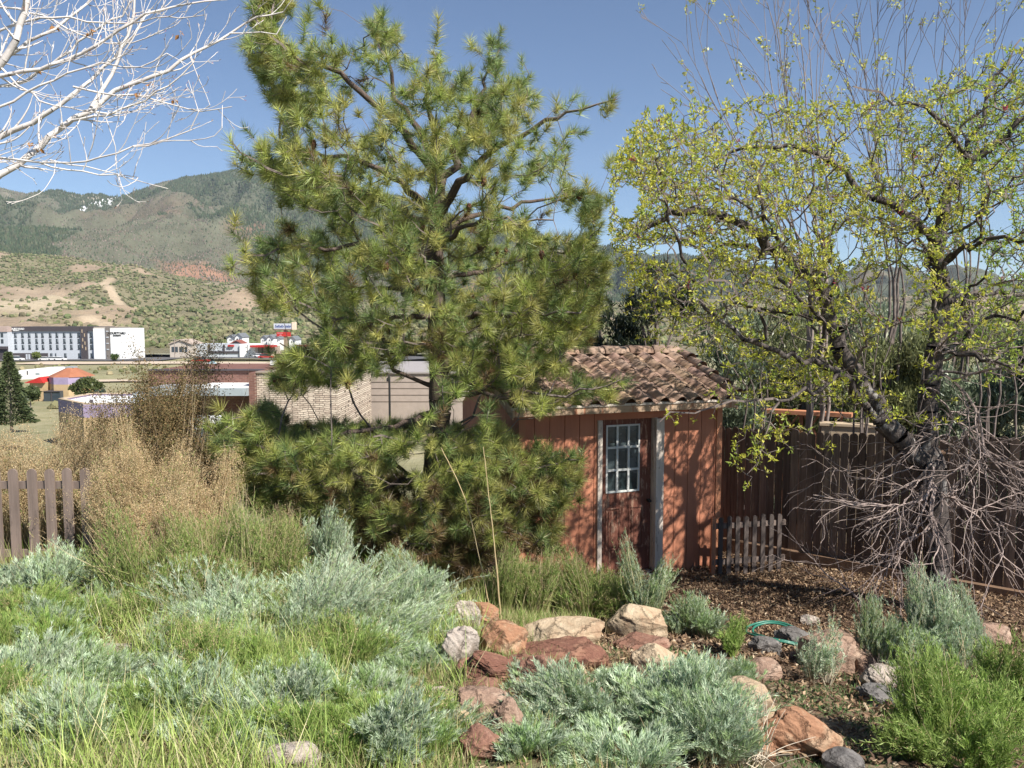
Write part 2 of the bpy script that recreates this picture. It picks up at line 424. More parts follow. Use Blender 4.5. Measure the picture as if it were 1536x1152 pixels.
# ------------------------------------------------------------ plain materials
def simple(name, c, rough=.7, spec=.3, metal=0):
    m, nt, b = newmat(name)
    tc = N(nt, 'ShaderNodeTexCoord')
    n1 = N(nt, 'ShaderNodeTexNoise', i_Scale=1.7, i_Detail=8, i_Roughness=.7)
    nt.links.new(tc.outputs['Object'], n1.inputs['Vector'])
    nt.links.new(ramp(nt, n1.outputs['Fac'], [(.3, tuple(v*.86 for v in c)), (.7, tuple(min(1, v*1.08) for v in c))]), b.inputs['Base Color'])
    b.inputs['Roughness'].default_value = rough; b.inputs['Specular IOR Level'].default_value = spec; b.inputs['Metallic'].default_value = metal
    return m
def brickmat(name, c1, c2, mortar, bw, bh, ms, squash=1.0, bump=.6, dist=.03, noise_d=0.0):
    m, nt, b = newmat(name)
    tc = N(nt, 'ShaderNodeTexCoord'); mp = N(nt, 'ShaderNodeMapping'); mp.inputs['Rotation'].default_value = (radians(90), 0, 0)
    nt.links.new(tc.outputs['Object'], mp.inputs[0])
    vec = mp.outputs[0]
    if noise_d:
        nz = N(nt, 'ShaderNodeTexNoise', i_Scale=1.6, i_Detail=4); nt.links.new(vec, nz.inputs['Vector'])
        mx = N(nt, 'ShaderNodeVectorMath', operation='MULTIPLY_ADD')
        nt.links.new(nz.outputs['Color'], mx.inputs[0]); mx.inputs[1].default_value = (noise_d,)*3; nt.links.new(vec, mx.inputs[2]); vec = mx.outputs[0]
    br = N(nt, 'ShaderNodeTexBrick', i_Scale=1.0, i_Mortar_Size=ms, i_Brick_Width=bw, i_Row_Height=bh, squash=squash)
    br.inputs['Color1'].default_value = (*c1, 1); br.inputs['Color2'].default_value = (*c2, 1); br.inputs['Mortar'].default_value = (*mortar, 1)
    nt.links.new(vec, br.inputs['Vector'])
    nz = N(nt, 'ShaderNodeTexNoise', i_Scale=2.5, i_Detail=6); nt.links.new(tc.outputs['Object'], nz.inputs['Vector'])
    c = mixc(nt, .5, br.outputs['Color'], ramp(nt, nz.outputs['Fac'], [(.3, (.55, .55, .55)), (.7, (1, 1, 1))]), 'MULTIPLY')
    nt.links.new(c, b.inputs['Base Color']); b.inputs['Roughness'].default_value = .9; b.inputs['Specular IOR Level'].default_value = .2
    bp = N(nt, 'ShaderNodeBump', i_Strength=bump, i_Distance=dist); bp.invert = True
    nt.links.new(br.outputs['Fac'], bp.inputs['Height']); nt.links.new(bp.outputs[0], b.inputs['Normal'])
    return m
M['white'] = simple('white_paint', (.78, .78, .77))
M['greyw'] = simple('pale_grey_cladding', (.50, .53, .57))
M['charcoal'] = simple('charcoal_cladding', (.07, .06, .065))
M['tan'] = simple('tan_stucco', (.46, .36, .25))
M['lilac'] = simple('lilac_stucco', (.33, .27, .40))
M['ochre'] = simple('ochre_stucco', (.48, .35, .20))
M['glass'] = simple('dark_glass', (.045, .06, .075), .15, .6)
M['orange'] = rough_mat('orange_metal_roof', (.36, .15, .085), (.30, .12, .065), 1, 4, .6, .2)
M['metal'] = simple('galvanised_metal', (.42, .47, .50), .45, .5, .3)
M['beige'] = simple('beige_metal_siding', (.36, .30, .26), .6)
M['brownbrick'] = brickmat('brown_brick', (.22, .11, .085), (.17, .085, .07), (.24, .17, .14), .4, .13, .012, bump=.3)
M['stone'] = brickmat('tan_ledge_stone', (.70, .60, .49), (.46, .37, .30), (.10, .075, .06), .42, .16, .018, 1.4, .8, .05, .22)
M['red'] = simple('red_paint', (.45, .035, .03), .5)
M['asphalt'] = simple('asphalt', (.11, .105, .105), .9)
M['dirt'] = simple('pale_dirt', (.52, .42, .32), .95)
M['blueroof'] = simple('pale_blue_roof', (.30, .42, .46), .6)
M['black'] = simple('black_metal', (.02, .02, .02), .5)
M['blue'] = simple('blue_lettering', (.04, .08, .28), .5)
M['rubber'] = simple('tyre_rubber', (.02, .02, .02), .8)

# ------------------------------------------------------------ town, all at real distance
def text(name, s, size, mat, parent, loc, rot=(pi/2, 0, 0), bold=0):
    cu = bpy.data.curves.new(name, 'FONT'); cu.body = s; cu.size = size; cu.extrude = .04; cu.offset = bold; cu.align_x = 'CENTER'; cu.align_y = 'CENTER'
    t = bpy.data.objects.new(name, cu); col.objects.link(t)
    dg = bpy.context.evaluated_depsgraph_get(); me = bpy.data.meshes.new_from_object(t.evaluated_get(dg))
    bpy.data.objects.remove(t); me.materials.clear(); me.materials.append(mat)
    o = bpy.data.objects.new(name, me); col.objects.link(o); o.parent = parent; o.location = loc; o.rotation_euler = rot
    return o
# road strips
def strip(name, px0, px1, pyc, Y0, Y1, mat, dz=.25):
    x0 = (px0-768)/F*Y0; x1 = (px1-768)/F*Y0
    X = np.linspace(x0, x1, 60); V = []
    for x_ in X:
        for y_ in (Y0, Y1): V.append((x_+(y_-Y0)*(-.1), y_, float(GV(x_, y_))+dz))
    Q = [(2*i, 2*i+2, 2*i+3, 2*i+1) for i in range(59)]
    return tag(mk(name, V, np.array(Q), mat), kind='structure')
strip('frontage_road', 10, 700, 545, 262, 285, M['dirt'], .3)
strip('parking_lot', -300, 235, 540, 292, 330, M['asphalt'], .3)
strip('highway', 275, 760, 530, 298, 322, M['asphalt'], .9)
strip('access_road', 60, 760, 575, 165, 171, M['dirt'], .3)

# hotel: long wing facing us, white end bay, sign tower
def hotel():
    Y = 313.0; z0 = -12.4
    h = empty('hotel', (0, Y, z0), label='long four storey pale grey hotel with charcoal roof band below the foothill', cat='building')
    X = lambda p: (p-768)/F*Y
    H = lambda py: (480-py)/F*Y+CZ-z0
    b = MB(); b.box(X(10), 0, 0, X(143), 16, H(496.5)); b.build('wing', M['greyw'], h)
    b = MB(); b.box(X(-60), -3, 0, X(20), 14, H(497.5)); b.build('entrance_block', M['greyw'], h)
    b = MB(); b.box(X(-60), -3.4, H(497.5), X(20.3), 14, H(490)); b.build('entrance_parapet', simple('beige_panel', (.42, .32, .28)), h)
    b = MB(); b.box(X(20), -.6, H(496.5), X(143.3), 16.3, H(489.8)); b.build('roof_band', M['charcoal'], h)
    b = MB(); b.box(X(-60), -4.2, H(523), X(19.8), -3, H(519)); b.box(X(-60), -3.3, 0, X(19.8), -3.01, H(519)); b.build('entrance_canopy', M['charcoal'], h)
    b = MB(); b.box(X(20), -.5, 0, X(72), 0, H(529.5)); b.build('ground_floor_band', M['charcoal'], h)
    b = MB(); b.box(X(123.5), -.9, 0, X(132.5), 0, H(490.2)); b.build('dark_bay', M['charcoal'], h)
    for k, (p, q) in enumerate([(126.2, 494), (126.8, 507), (129.7, 500), (129.9, 512), (126, 517), (130.8, 520)]):
        b = MB(); b.box(X(p-.5), -1.05, H(q+5), X(p+.6), -.9, H(q)); b.build('accent_panel', M['tan'], h)
    b = MB(); b.box(X(143.3), -1.2, 0, X(162.3), 15, H(492.6)); b.build('end_wall', M['white'], h)
    b = MB(); b.box(X(143.5), -.8, H(492.6), X(162), 15, H(490.6)); b.build('end_parapet', simple('taupe', (.36, .32, .28)), h)
    b = MB(); b.box(X(162.3), -1.6, 0, X(169.8), 15, H(490.4)); b.build('taupe_tower', simple('taupe_panel', (.20, .175, .155)), h)
    b = MB(); b.box(X(169.8), -1.9, 0, X(191), 15, H(492.3)); sw = b.build('sign_wall', M['white'], h)
    text('lettering', 'COURTYARD', 1.15, M['black'], h, (X(180.3), -2.0, H(499.6)), bold=.03)
    text('lettering', 'MARRIOTT', .62, M['black'], h, (X(180.2), -2.0, H(503.2)), bold=.04)
    text('lettering', 'COURTYARD', 1.0, M['white'], h, (X(28), -.72, H(493.4)), bold=.03)
    text('lettering', 'MARRIOTT', .5, M['white'], h, (X(27.5), -.72, H(495.6)), bold=.04)
    wl = M['white']
    for r_, py in enumerate((502.3, 511.3, 520.3, 533)):
        cols = [24.3, 35, 45, 55.8, 65, 76.5, 86.5, 97.5, 107.5, 119, 137.5]
        if r_ == 3: cols = [77, 83.5, 98, 119, 137.5]
        for p in cols:
            wd = 1.9 if not (r_ == 3 and p == 83.5) else 1.1
            b = MB(); b.box(X(p-wd), -.06, H(py+3.4), X(p+wd), .02, H(py-3.2)); wdw = b.build('window', M['glass'], h)
            b = MB(); b.box(X(p+wd*.35), -.10, H(py+1.4), X(p+wd*.9), -.06, H(py-3)); b.build('curtain', simple('curtain', (.30, .33, .36)) if 'curtain' not in bpy.data.materials else bpy.data.materials['curtain'], wdw)
            b = MB(); b.box(X(p-wd-.25), -.16, H(py+3.9), X(p+wd+.25), -.0, H(py+3.4)); b.build('sill', M['charcoal'], wdw)
    for py in (502.3, 511.3):
        for p in (4, 11.5, -8, -16):
            b = MB(); b.box(X(p-1.9), -3.06, H(py+3.4), X(p+1.9), -2.98, H(py-3)); b.build('window', M['glass'], h)
    for p in (41, 44.8): b = MB(); b.box(X(p-1.2), -.6, 0.2, X(p+1.3), -.5, H(531)); b.build('entrance_door', M['greyw'], h)
    for k in range(4): b = MB(); b.box(X(163.5), -1.75, H(497.5+9*k), X(167), -1.6, H(496+9*k)); b.build('louvre', M['greyw'], h)
hotel()
def car(name, label, px, Y, z, rz, mat, grp, L=4.6, suv=False):
    e = empty(name, ((px-768)/F*Y, Y, z), rz, label=label, cat='car', group=grp)
    h = 1.75 if suv else 1.42
    b = MB(); b.prism([(-L/2, .35), (-L/2, .85), (-L*.33, .95), (L*.3, .95), (L/2, .8), (L/2, .35)], -.9, .9); b.build('body', mat, e)
    b = MB(); b.prism([(-L*.42, .95), (-L*.32, h), (L*.1, h), (L*.24, .95)], -.75, .75); b.build('cabin', M['glass'], e)
    b = MB(); b.prism([(-L*.33, h), (-L*.31, h+.06), (L*.09, h+.06), (L*.11, h)], -.72, .72); b.build('roof', mat, e)
    for sx in (-1, 1):
        for sy in (-1, 1):
            b = MB(); b.tube((sx*L*.31, sy*.72, .34), (sx*L*.31, sy*.93, .34), .34, .34, 12); b.build('wheel', M['rubber'], e)
GRP = 'cars parked in front of the hotel'
for px, lb, su in ((25.5, 'white four wheel drive parked by the hotel entrance, leftmost parked car', True), (67.5, 'white car parked right of the round green tree at the hotel', False), (81, 'white car parked tail to tail behind the rightmost car', False), (89, 'rightmost white car parked along the hotel wall', False)):
    car('parked_car', lb, px, 300, float(GV(0, 300))+.32, .08, M['white'], GRP, suv=su)

# a generic small tree with trunk and crown of leaf quads
def leafball(name, label, px, pyb, Y, wpx, hpx, cols, n=1500, leaf=.5, cat='tree', trunk='greybark', z=None, cone=False, group=None, lobes=9):
    x = (px-768)/F*Y; zb = CZ-(pyb-480)/F*Y if z is None else z
    W_ = wpx/F*Y/2; H_ = hpx/F*Y
    e = empty(name, (x, Y, zb), label=label, cat=cat, group=group)
    lc = rdir(lobes)*R.uniform(.3, .75, (lobes, 1)); lr = R.uniform(.35, .6, lobes)
    if cone:
        t = R.uniform(0, 1, n)**1.4; t = np.clip(t, .02, 1); k = np.floor(t*11)/11
        rad = (1-t)*(.75+.25*(1-(t-k)*11))*np.sqrt(R.uniform(.25, 1, n)); a = R.uniform(0, 2*pi, n)
        rad *= 1+.18*np.sin(a*5+k*9)
        P = np.stack([np.cos(a)*rad*W_, np.sin(a)*rad*W_, H_*(.04+.96*t)], 1)
        D = np.stack([np.cos(a), np.sin(a), R.uniform(-.5, .3, n)], 1)
    else:
        i = R.integers(0, lobes, n); P = lc[i]+rdir(n)*(lr[i]*R.uniform(.55, 1, n)**.5)[:, None]
        P = P/1.15*np.array([W_, W_, H_*.42])+np.array([0, 0, H_*.56]); D = rdir(n)+[0, 0, .3]
    V, Q, C = leaves(P, D, leaf*R.uniform(.6, 1.3, n), leaf*.55, pal(cols, n, .3))
    mk('crown', V, Q, M['leaf'], e, C)
    tp = [np.array([0, 0, -.3])]+[np.array([R.normal()*.02*W_, R.normal()*.02*W_, H_*t]) for t in (.15, .3, .45, .6, .8 if not cone else .95)]
    rr = np.array([1, .85, .7, .55, .4, .1])*max(.02, W_*.07)
    A = tp[:-1]; B = tp[1:]; ra = list(rr[:-1]); rb = list(rr[1:])
    if not cone:
        for k in range(lobes):
            A.append(tp[2+k % 3]); B.append(lc[k]/1.15*np.array([W_, W_, H_*.42])+[0, 0, H_*.56]); ra.append(rr[3]*.6); rb.append(rr[5]*.3)
    V, Q = segtubes(A, B, ra, rb, 6); mk('trunk', V, Q, M[trunk], e, None, True)
    return e
leafball('tree', 'small round lime green tree in the hotel car park', 55, 541, 296, 12.5, 14, [(.22, .26, .06), (.16, .20, .05)], 900, .8)
leafball('shrub', 'green bush beside the hotel end tower', 172, 541, 292, 12, 9, [(.10, .15, .04)], 700, .8, 'shrub')
# storage buildings and houses beyond the highway
def bld(name, label, px0, px1, pyt, pyb, Y, depth, mat, cat='building', parts=(), rz=0):
    z0 = CZ-(pyb-480)/F*Y; cx = ((px0+px1)/2-768)/F*Y
    e = empty(name, (cx, Y, z0), rz, label=label, cat=cat); W_ = (px1-px0)/F*Y/2; H_ = (pyb-pyt)/F*Y
    b = MB(); b.box(-W_, 0, -2.5, W_, depth, H_); b.build('wall', mat, e)
    u = Y/F
    for (nm, a, b_, c, d, m_, o) in parts:   # px, px, py top, py bottom, material, proud
        q = MB(); q.box(a*u-cx-768*u, -o, (pyb-d)*u, b_*u-cx-768*u, 0.02 if o > 0 else .05, (pyb-c)*u); q.build(nm, m_, e)
    return e, W_, H_
e, W_, H_ = bld('storage_building', 'long low blue-grey storage building with dark downpipes beyond the highway', 288, 359, 516, 530, 335, 14, M['greyw'],
  parts=[('downpipe', 286, 289, 516, 530, M['charcoal'], .5), ('downpipe', 313.5, 316, 516.5, 530, M['charcoal'], .5), ('downpipe', 335.5, 337.5, 516.5, 530, M['charcoal'], .5), ('awning', 343, 351.5, 517, 519.6, M['red'], .9), ('base_band', 316, 358, 526.5, 530, M['charcoal'], .3)])
e, W_, H_ = bld('white_shed', 'plain white double doored warehouse right of the grey storage building', 359.5, 383, 516, 530, 334, 12, M['white'], parts=[('door_joint', 371, 371.6, 517, 529.5, M['charcoal'], .05)])
def gable(name, label, px0, px1, pye, pyr, pyb, Y, depth, wall, roof, front=True, parts=(), cat='house'):
    e, W_, H_ = bld(name, label, px0, px1, pye, pyb, Y, depth, wall, cat, parts)
    R_ = (pye-pyr)/F*Y
    b = MB(); b.prism([(-W_, H_), (W_, H_), (0, H_+R_)], .01, depth-.01); b.build('gable', wall, e)
    b = MB(); t = .35
    b.prism([(-W_*1.1, H_-R_*.1), (0, H_+R_), (W_*1.1, H_-R_*.1), (W_*1.1, H_-R_*.1+t), (0, H_+R_+t), (-W_*1.1, H_-R_*.1+t)], -.6, depth+.5); b.build('roof', roof, e)
    return e
M['greyroof'] = simple('grey_shingle', (.16, .17, .18))
M['redroof'] = simple('brick_red_roof', (.24, .08, .06))
gable('gabled_office', 'tan gabled office with dark windows left of the storage building', 255, 287, 516, 510, 530, 330, 12, simple('light_tan', (.50, .44, .38)), simple('tan_roof', (.42, .34, .28)),
  parts=[('window', 257.5, 267, 520, 528, M['glass'], .05), ('window', 269, 276, 520, 528, M['glass'], .05), ('window', 277.5, 281, 520, 528, M['glass'], .05)], cat='building')
HG = 'white farmhouses below the hillside'
def house(px0, px1, pyr, pye, pyb, Y, label):
    cx = (px0+px1)/2
    e = gable('white_house', label, px0, px1, pye, pyr, pyb, Y, 9, M['white'], M['greyroof'], parts=[('window', cx-2, cx-.6, pye+1.5, pye+4, M['glass'], .05), ('window', cx+.6, cx+2, pye+1.5, pye+4, M['glass'], .05)])
    e['group'] = HG
    return e
house(341, 353, 503, 507, 515, 362, 'left wing of the white farmhouse alone above the storage building')
house(353, 364, 500.5, 506, 516, 358, 'tall gabled white house standing alone above the storage building')
house(391.5, 401, 504, 508, 517, 356, 'white house at the left end of the row by the pole sign')
house(401, 411, 503, 507.5, 517, 352, 'second white house of the row left of the pole sign')
house(410, 421, 504, 508.5, 517, 356, 'white house of the row directly behind the pole sign')
house(434, 444, 505, 510, 518, 352, 'white house at the right of the pole sign')
gable('gate_pavilion', 'small dark red gabled pavilion in front of the lone white house', 346, 364, 516, 511, 518, 340, 6, M['charcoal'], M['redroof'], cat='pavilion')
e, _, _ = bld('fuel_station', 'fuel station with a red canopy on dark columns behind the pine branches', 384, 412, 519, 530, 338, 8, simple('shop_wall', (.42, .34, .27)), parts=[('canopy', 383, 416, 517.2, 520, M['red'], 7), ('column', 386, 387.6, 520, 531, M['charcoal'], .3), ('column', 393, 394.4, 520, 531, M['charcoal'], .3), ('column', 403, 404.4, 520, 531, M['charcoal'], .3)])
e, _, _ = bld('long_canopy_building', 'long low building with a thin red eave seen through the pine', 448, 500, 519, 531, 345, 10, simple('dim_wall', (.36, .33, .30)), parts=[('eave', 446, 502, 517, 519.4, M['redroof'], 1.5)])
car('pickup', 'red pickup truck on the highway beside the pine branch', 399, 300, float(GV(-90, 300))+1.0, 0, M['red'], None, 5.6, True)
car('passing_car', 'white car passing in front of the fuel station', 389, 312, float(GV(-90, 312))+1.0, 0, M['white'], None)
car('parked_truck', 'red vehicle standing behind the tall brown shrub', 301, 282, float(GV(-100, 282))+.4, 0, M['red'], None, 6, True)
# pole sign
Y = 245.; u = Y/F; sx = (428-768)*u; zb = float(GV(sx, Y))
s = empty('pole_sign', (sx, Y, zb), label='tall roadside pole sign with pale panel of blue lettering over a red panel', cat='sign')
Zp = lambda py: CZ-(py-480)*u-zb
MS = simple('sign_panel', (.50, .52, .60)); ML = simple('sign_side', (.72, .58, .46)); MP = simple('sign_pink', (.62, .20, .22))
b = MB(); b.box(-15.8*u, -.5, Zp(493.2), 11.4*u, .5, Zp(485.2)); b.build('sign_panel', MS, s)
b = MB(); b.box(-16*u, -.6, Zp(494.8), 11.6*u, .5, Zp(493.2)); b.build('sign_base', simple('sign_brown', (.22, .15, .13)), s)
b = MB(); b.box(11.4*u, -.7, Zp(494.4), 17*u, .6, Zp(483)); b.build('end_panel', ML, s)
b = MB(); b.box(-12*u, -.4, Zp(504.5), 8.5*u, .4, Zp(498)); b.build('lower_panel', M['red'], s)
b = MB(); b.box(-11*u, -.46, Zp(500.3), -2.6*u, -.4, Zp(499)); b.build('lower_trim', MP, s)
b = MB(); b.prism([(-8.5*u, Zp(503.8)), (-7*u, Zp(501.6)), (-5*u, Zp(501.6)), (-3.5*u, Zp(503.8))], -.46, -.41); b.build('emblem', MP, s)
for x0, x1 in ((-1.8, .9), (1.2, 3.6)):
    b = MB(); b.box(x0*u, -.2, -.5, x1*u, .2, Zp(494)); b.build('pole', simple('brown_post', (.30, .22, .16)), s)
# brush script too small to read: slanted strokes and arcs in two word groups
b = MB(); rr_ = np.random.default_rng(3)
for k, x_ in enumerate(list(np.linspace(-13.4, -1.6, 11))+list(np.linspace(.8, 9.0, 8))):
    h = 4.6 if k in (0, 4, 8, 11, 15) else rr_.uniform(2.6, 3.6)
    b.add([((x_-.5)*u, -.55, Zp(491.4)), ((x_+.2)*u, -.55, Zp(491.4)), ((x_+1.1)*u, -.55, Zp(491.6-h)), ((x_+.4)*u, -.55, Zp(491.6-h))], [(0, 1, 2, 3)])
    if k % 2 == 0: b.add([((x_-.1)*u, -.55, Zp(491.3-h*.5)), ((x_+1.6)*u, -.55, Zp(490.6-h*.5)), ((x_+1.6)*u, -.55, Zp(489.9-h*.5)), ((x_-.1)*u, -.55, Zp(490.5-h*.5))], [(0, 1, 2, 3)])
b.build('lettering', M['blue'], s)
# utility poles
for px, Y, t in ((262, 320, 506), (321, 340, 508)):
    x = (px-768)/F*Y; zb = float(GV(x, Y)); b = MB(); top = CZ-(t-480)/F*Y
    b.tube((x, Y, zb-1), (x, Y, top), .16, .12, 6); b.box(x-1.2, Y-.1, top-1, x+1.2, Y+.1, top-.8)
    tag(b.build('utility_pole', M['greybark']), 'thin wooden utility pole in front of the tan gabled office' if px == 262 else 'short wooden utility pole behind the storage building', 'pole')

# brick and ledge stone store
Y = 62.; u = Y/F
e = empty('brick_store', (0, Y, -6.9), label='brown brick store with pale metal canopy and a tan ledge stone end wall', cat='building')
X = lambda p: (p-768)*u
Z = lambda py: CZ-(py-480)*u+6.9
b = MB(); b.box(X(387.5), -.6, -1, X(508), 14, Z(558.3)); b.build('stone_wall', M['stone'], e)
b = MB(); b.box(X(387), -.75, Z(558.3), X(509), .2, Z(556.2)); b.build('stone_coping', simple('coping', (.30, .24, .2)), e)
b = MB(); b.box(X(378.5), -1.0, -1, X(387), 12, Z(557.8)); b.build('brick_pier', M['brownbrick'], e)
b = MB(); b.box(X(200), 2.4, -1, X(378.5), 13, Z(558.8)); b.build('brick_wall', M['brownbrick'], e)
b = MB(); b.box(X(200), 2.2, Z(558.8), X(378.4), 3.2, Z(557)); b.build('roof_coping', M['charcoal'], e)
b = MB(); b.box(X(228), -1.3, Z(591.5), X(378.2), 2.39, Z(580)); b.build('canopy', M['metal'], e)
b = MB(); b.box(X(300), -1.25, Z(580), X(378.1), 2.38, Z(577.5)); b.build('canopy_top', M['white'], e)
for k in range(3):
    b = MB(); b.box(X(216), 2.3, Z(612+k*14), X(226), 2.41, Z(600+k*14)); b.build('window', M['glass'], e)
b = MB(); b.box(X(352), 9, Z(557), X(386), 11, Z(550)); b.build('rooftop_unit', M['white'], e)
Y2 = 34; u2 = Y2/F
b = MB(); cx = (275-768)*u2; cz = CZ-(655-480)*u2
e2 = empty('vent_unit', (cx, Y2, cz), label='low galvanised metal roof hood half hidden by pine boughs below the brick store', cat='vent')
b.box(-1.2, -.1, -.35, .95, 1.4, .25); b.build('housing', M['metal'], e2); b = MB(); b.box(.1, .1, .27, 1.1, 1.2, .75); b.build('hood', M['white'], e2)
b = MB(); b.box(-1.1, -.1, -3.4, .85, 1.3, -.36); b.build('base', M['charcoal'], e2)
# beige metal building and lamp
Y = 78.; u = Y/F; e = empty('metal_building', (0, Y, -7.2), label='large beige metal sided building behind the pine trunk', cat='building')
X = lambda p: (p-768)*u; Z = lambda py: CZ-(py-480)*u+7.2
b = MB(); b.box(X(500), 0, -1, X(735), 20, Z(560)); b.build('wall', M['beige'], e)
for py in (563, 572.5, 582, 592, 602): b = MB(); b.box(X(500.2), -.05, Z(py+.5), X(734.8), 0, Z(py)); b.build('seam', simple('seam', (.25, .20, .17)) if 'seam' not in bpy.data.materials else bpy.data.materials['seam'], e)
b = MB(); b.box(X(499), -.2, Z(560), X(736), 20, Z(557.5)); b.build('parapet', simple('parapet_grey', (.34, .31, .30)), e)
Y = 55.; u = Y/F; x = (583.5-768)*u
e = empty('street_lamp', (x, Y, -6.4), label='dark shoebox street lamp in front of the beige metal building', cat='street lamp')
Z = lambda py: CZ-(py-480)*u+6.4
b = MB(); b.tube((0, 0, -1), (0, 0, Z(566)), .09, .07, 8); b.build('pole', M['black'], e)
b = MB(); b.prism([(-3.5*u, Z(572)), (-3.5*u, Z(567.5)), (.2*u, Z(563.5)), (.2*u, Z(572))], -.25, .25); b.build('lamp_head', M['black'], e)
# white van / long roof shapes on the left, lilac building, tower
Y = 115.; u = Y/F; e = empty('lilac_pavilion', ((88-768)*u, Y, -8.4), .0, label='lilac and ochre octagonal pavilion with orange metal hip roof', cat='building')
Z = lambda py: CZ-(py-480)*u+8.4
def octa(rx, z0, z1, m, nm, rx2=None, cut=.5):
    V = []; rx2 = rx if rx2 is None else rx2
    for r, z_ in ((rx, z0), (rx2, z1)):
        for k in range(8):
            a = pi/8+k*pi/4; V.append((cos(a)*r, sin(a)*r+rx, z_))
    return MB().add(V, [tuple(range(8))[::-1], tuple(range(8, 16))]+[(i, (i+1) % 8, 8+(i+1) % 8, 8+i) for i in range(8)]).build(nm, m, e)
octa(29*u, -2, Z(577), M['ochre'], 'lower_wall'); octa(28.6*u, Z(577), Z(566.4), M['lilac'], 'upper_wall'); 
octa(33*u, Z(566.4), Z(553), M['orange'], 'roof', .6)
b = MB(); b.box(-.6, 33*u-.6, Z(553.5), .6, 33*u+.6, Z(551.3)); b.build('roof_cap', M['metal'], e)
b = MB(); b.box(-22*u, -.6, -1, 3*u, 3, Z(587)); b.build('entrance', M['glass'], e)
b = MB(); b.box(-22*u, -.75, Z(587), 3*u, 2, Z(586.2)); b.box(-10.5*u, -.7, -1, -9.6*u, -.6, Z(587)); b.build('door_frame', M['charcoal'], e)
b = MB(); b.box(-52*u, 1, -1, -27*u, 8, Z(574)); b.build('side_wing', M['ochre'], e)
b = MB(); b.prism([(-58*u, Z(575)), (-34*u, Z(566)), (-28*u, Z(575))], .5, 9); b.build('side_roof', M['red'], e)
Y = 60.; u = Y/F
e = empty('lilac_annex', (0, Y, -6.7), label='flat roofed lilac and ochre annex with a white roof behind the tan shrubs', cat='building')
X = lambda p: (p-768)*u; Z = lambda py: CZ-(py-480)*u+6.7
c_ = [(X(84)*1.067, 4.0), (X(121), 0), (X(203), 0), (X(203), 9), (X(84)*1.067, 9)]
def wallring(z0, z1, m, nm, t=.3):
    b = MB()
    for k in range(5):
        (x0, y0), (x1, y1) = c_[k], c_[(k+1) % 5]; d = nrm([x1-x0, y1-y0]); nx, ny = -d[1]*t, d[0]*t
        b.add([(x0, y0, z0), (x1, y1, z0), (x1+nx, y1+ny, z0), (x0+nx, y0+ny, z0), (x0, y0, z1), (x1, y1, z1), (x1+nx, y1+ny, z1), (x0+nx, y0+ny, z1)], [(0, 3, 2, 1), (4, 5, 6, 7), (0, 1, 5, 4), (1, 2, 6, 5), (2, 3, 7, 6), (3, 0, 4, 7)])
    return b.build(nm, m, e)
wallring(-1, Z(627), M['ochre'], 'lower_wall'); wallring(Z(627), Z(607), M['lilac'], 'upper_wall'); wallring(Z(607), Z(605.5), M['tan'], 'parapet_cap', .38)
b = MB(); b.add([(x_, y_, Z(610)) for x_, y_ in c_], [(0, 1, 2, 3, 4)]); b.build('roof', M['white'], e)
b = MB(); b.box(X(158), 4, Z(610), X(176), 7, Z(596.5)); b.build('rooftop_unit', M['metal'], e)
for px in (117, 119.5, 157): b = MB(); b.tube((X(px), 1.5, Z(610)), (X(px), 1.5, Z(602.5)), .08, .08, 6); b.build('roof_vent', M['charcoal'], e)
bld('white_roof_shed', 'white roofed low shed behind the orange roofed pavilion', 26, 62, 555.5, 562, 175, 14, M['white'], parts=[('door', 39, 40.5, 556, 562, M['charcoal'], .05), ('door', 52, 58, 559, 562, M['metal'], .05)])
Y = 150.; u = Y/F
e, W_, H_ = bld('gazebo', 'gazebo with pale blue hip roof above the brick store roof', 304, 322, 555, 562, 150, 3, M['charcoal'])
b = MB(); b.add([(-11*u, -1, H_), (11*u, -1, H_), (11*u, 4, H_), (-11*u, 4, H_), (-3*u, 1.5, H_+13*u), (3*u, 1.5, H_+13*u)], [(0, 1, 5, 4), (1, 2, 5), (2, 3, 4, 5), (3, 0, 4), (0, 3, 2, 1)]); b.build('roof', M['blueroof'], e)
leafball('spruce', 'dark green spruce rising at the left edge before the pavilion', 12, 640, 60, 64, 112, [(.09, .12, .055), (.13, .16, .07)], 6500, .26, cone=True, trunk='greybark')
leafball('tree', 'dense green pine with a lilac wall behind it, right of the pavilion', 122, 606, 90, 58, 42, [(.09, .12, .045), (.13, .15, .05)], 5200, .32)
leafball('shrub', 'reddish bush behind the green tree beside the pavilion', 140, 590, 96, 22, 20, [(.22, .12, .07)], 900, .3, 'shrub')
leafball('shrub', 'blue green bush right of the green tree near the annex roof', 149, 604, 88, 20, 20, [(.10, .15, .12)], 900, .3, 'shrub')
leafball('shrub', 'green bush at the foot of the spruce', 42, 610, 72, 26, 34, [(.10, .13, .05)], 1500, .3, 'shrub')
# valley scrub
n = 2600; xx = R.uniform(-230, 60, n); yy = R.uniform(95, 330, n)
ok = (fbm(xx*.04, yy*.04, 55, 3) > .46) & ~((yy > 255) & (yy < 332)) & ~((yy > 160) & (yy < 175)) & (fbm(xx*.3, yy*.3, 56, 2) > .42); xx, yy = xx[ok], yy[ok]; n = len(xx)
T, TF = blob_template(4, 6); S = R.uniform(.3, .9, (n, 1))*np.ones((n, 3))
vb = VB(); vb.add(*scatter(T, TF, np.stack([xx, yy, GV(xx, yy)+.2], 1), S, pal([(.20, .19, .10), (.26, .22, .13), (.13, .14, .06)], n, .3), .3))
tag(vb.build('valley_scrub', M['hill']), 'low dry scrub on the open ground around the town', 'scrub', kind='stuff')
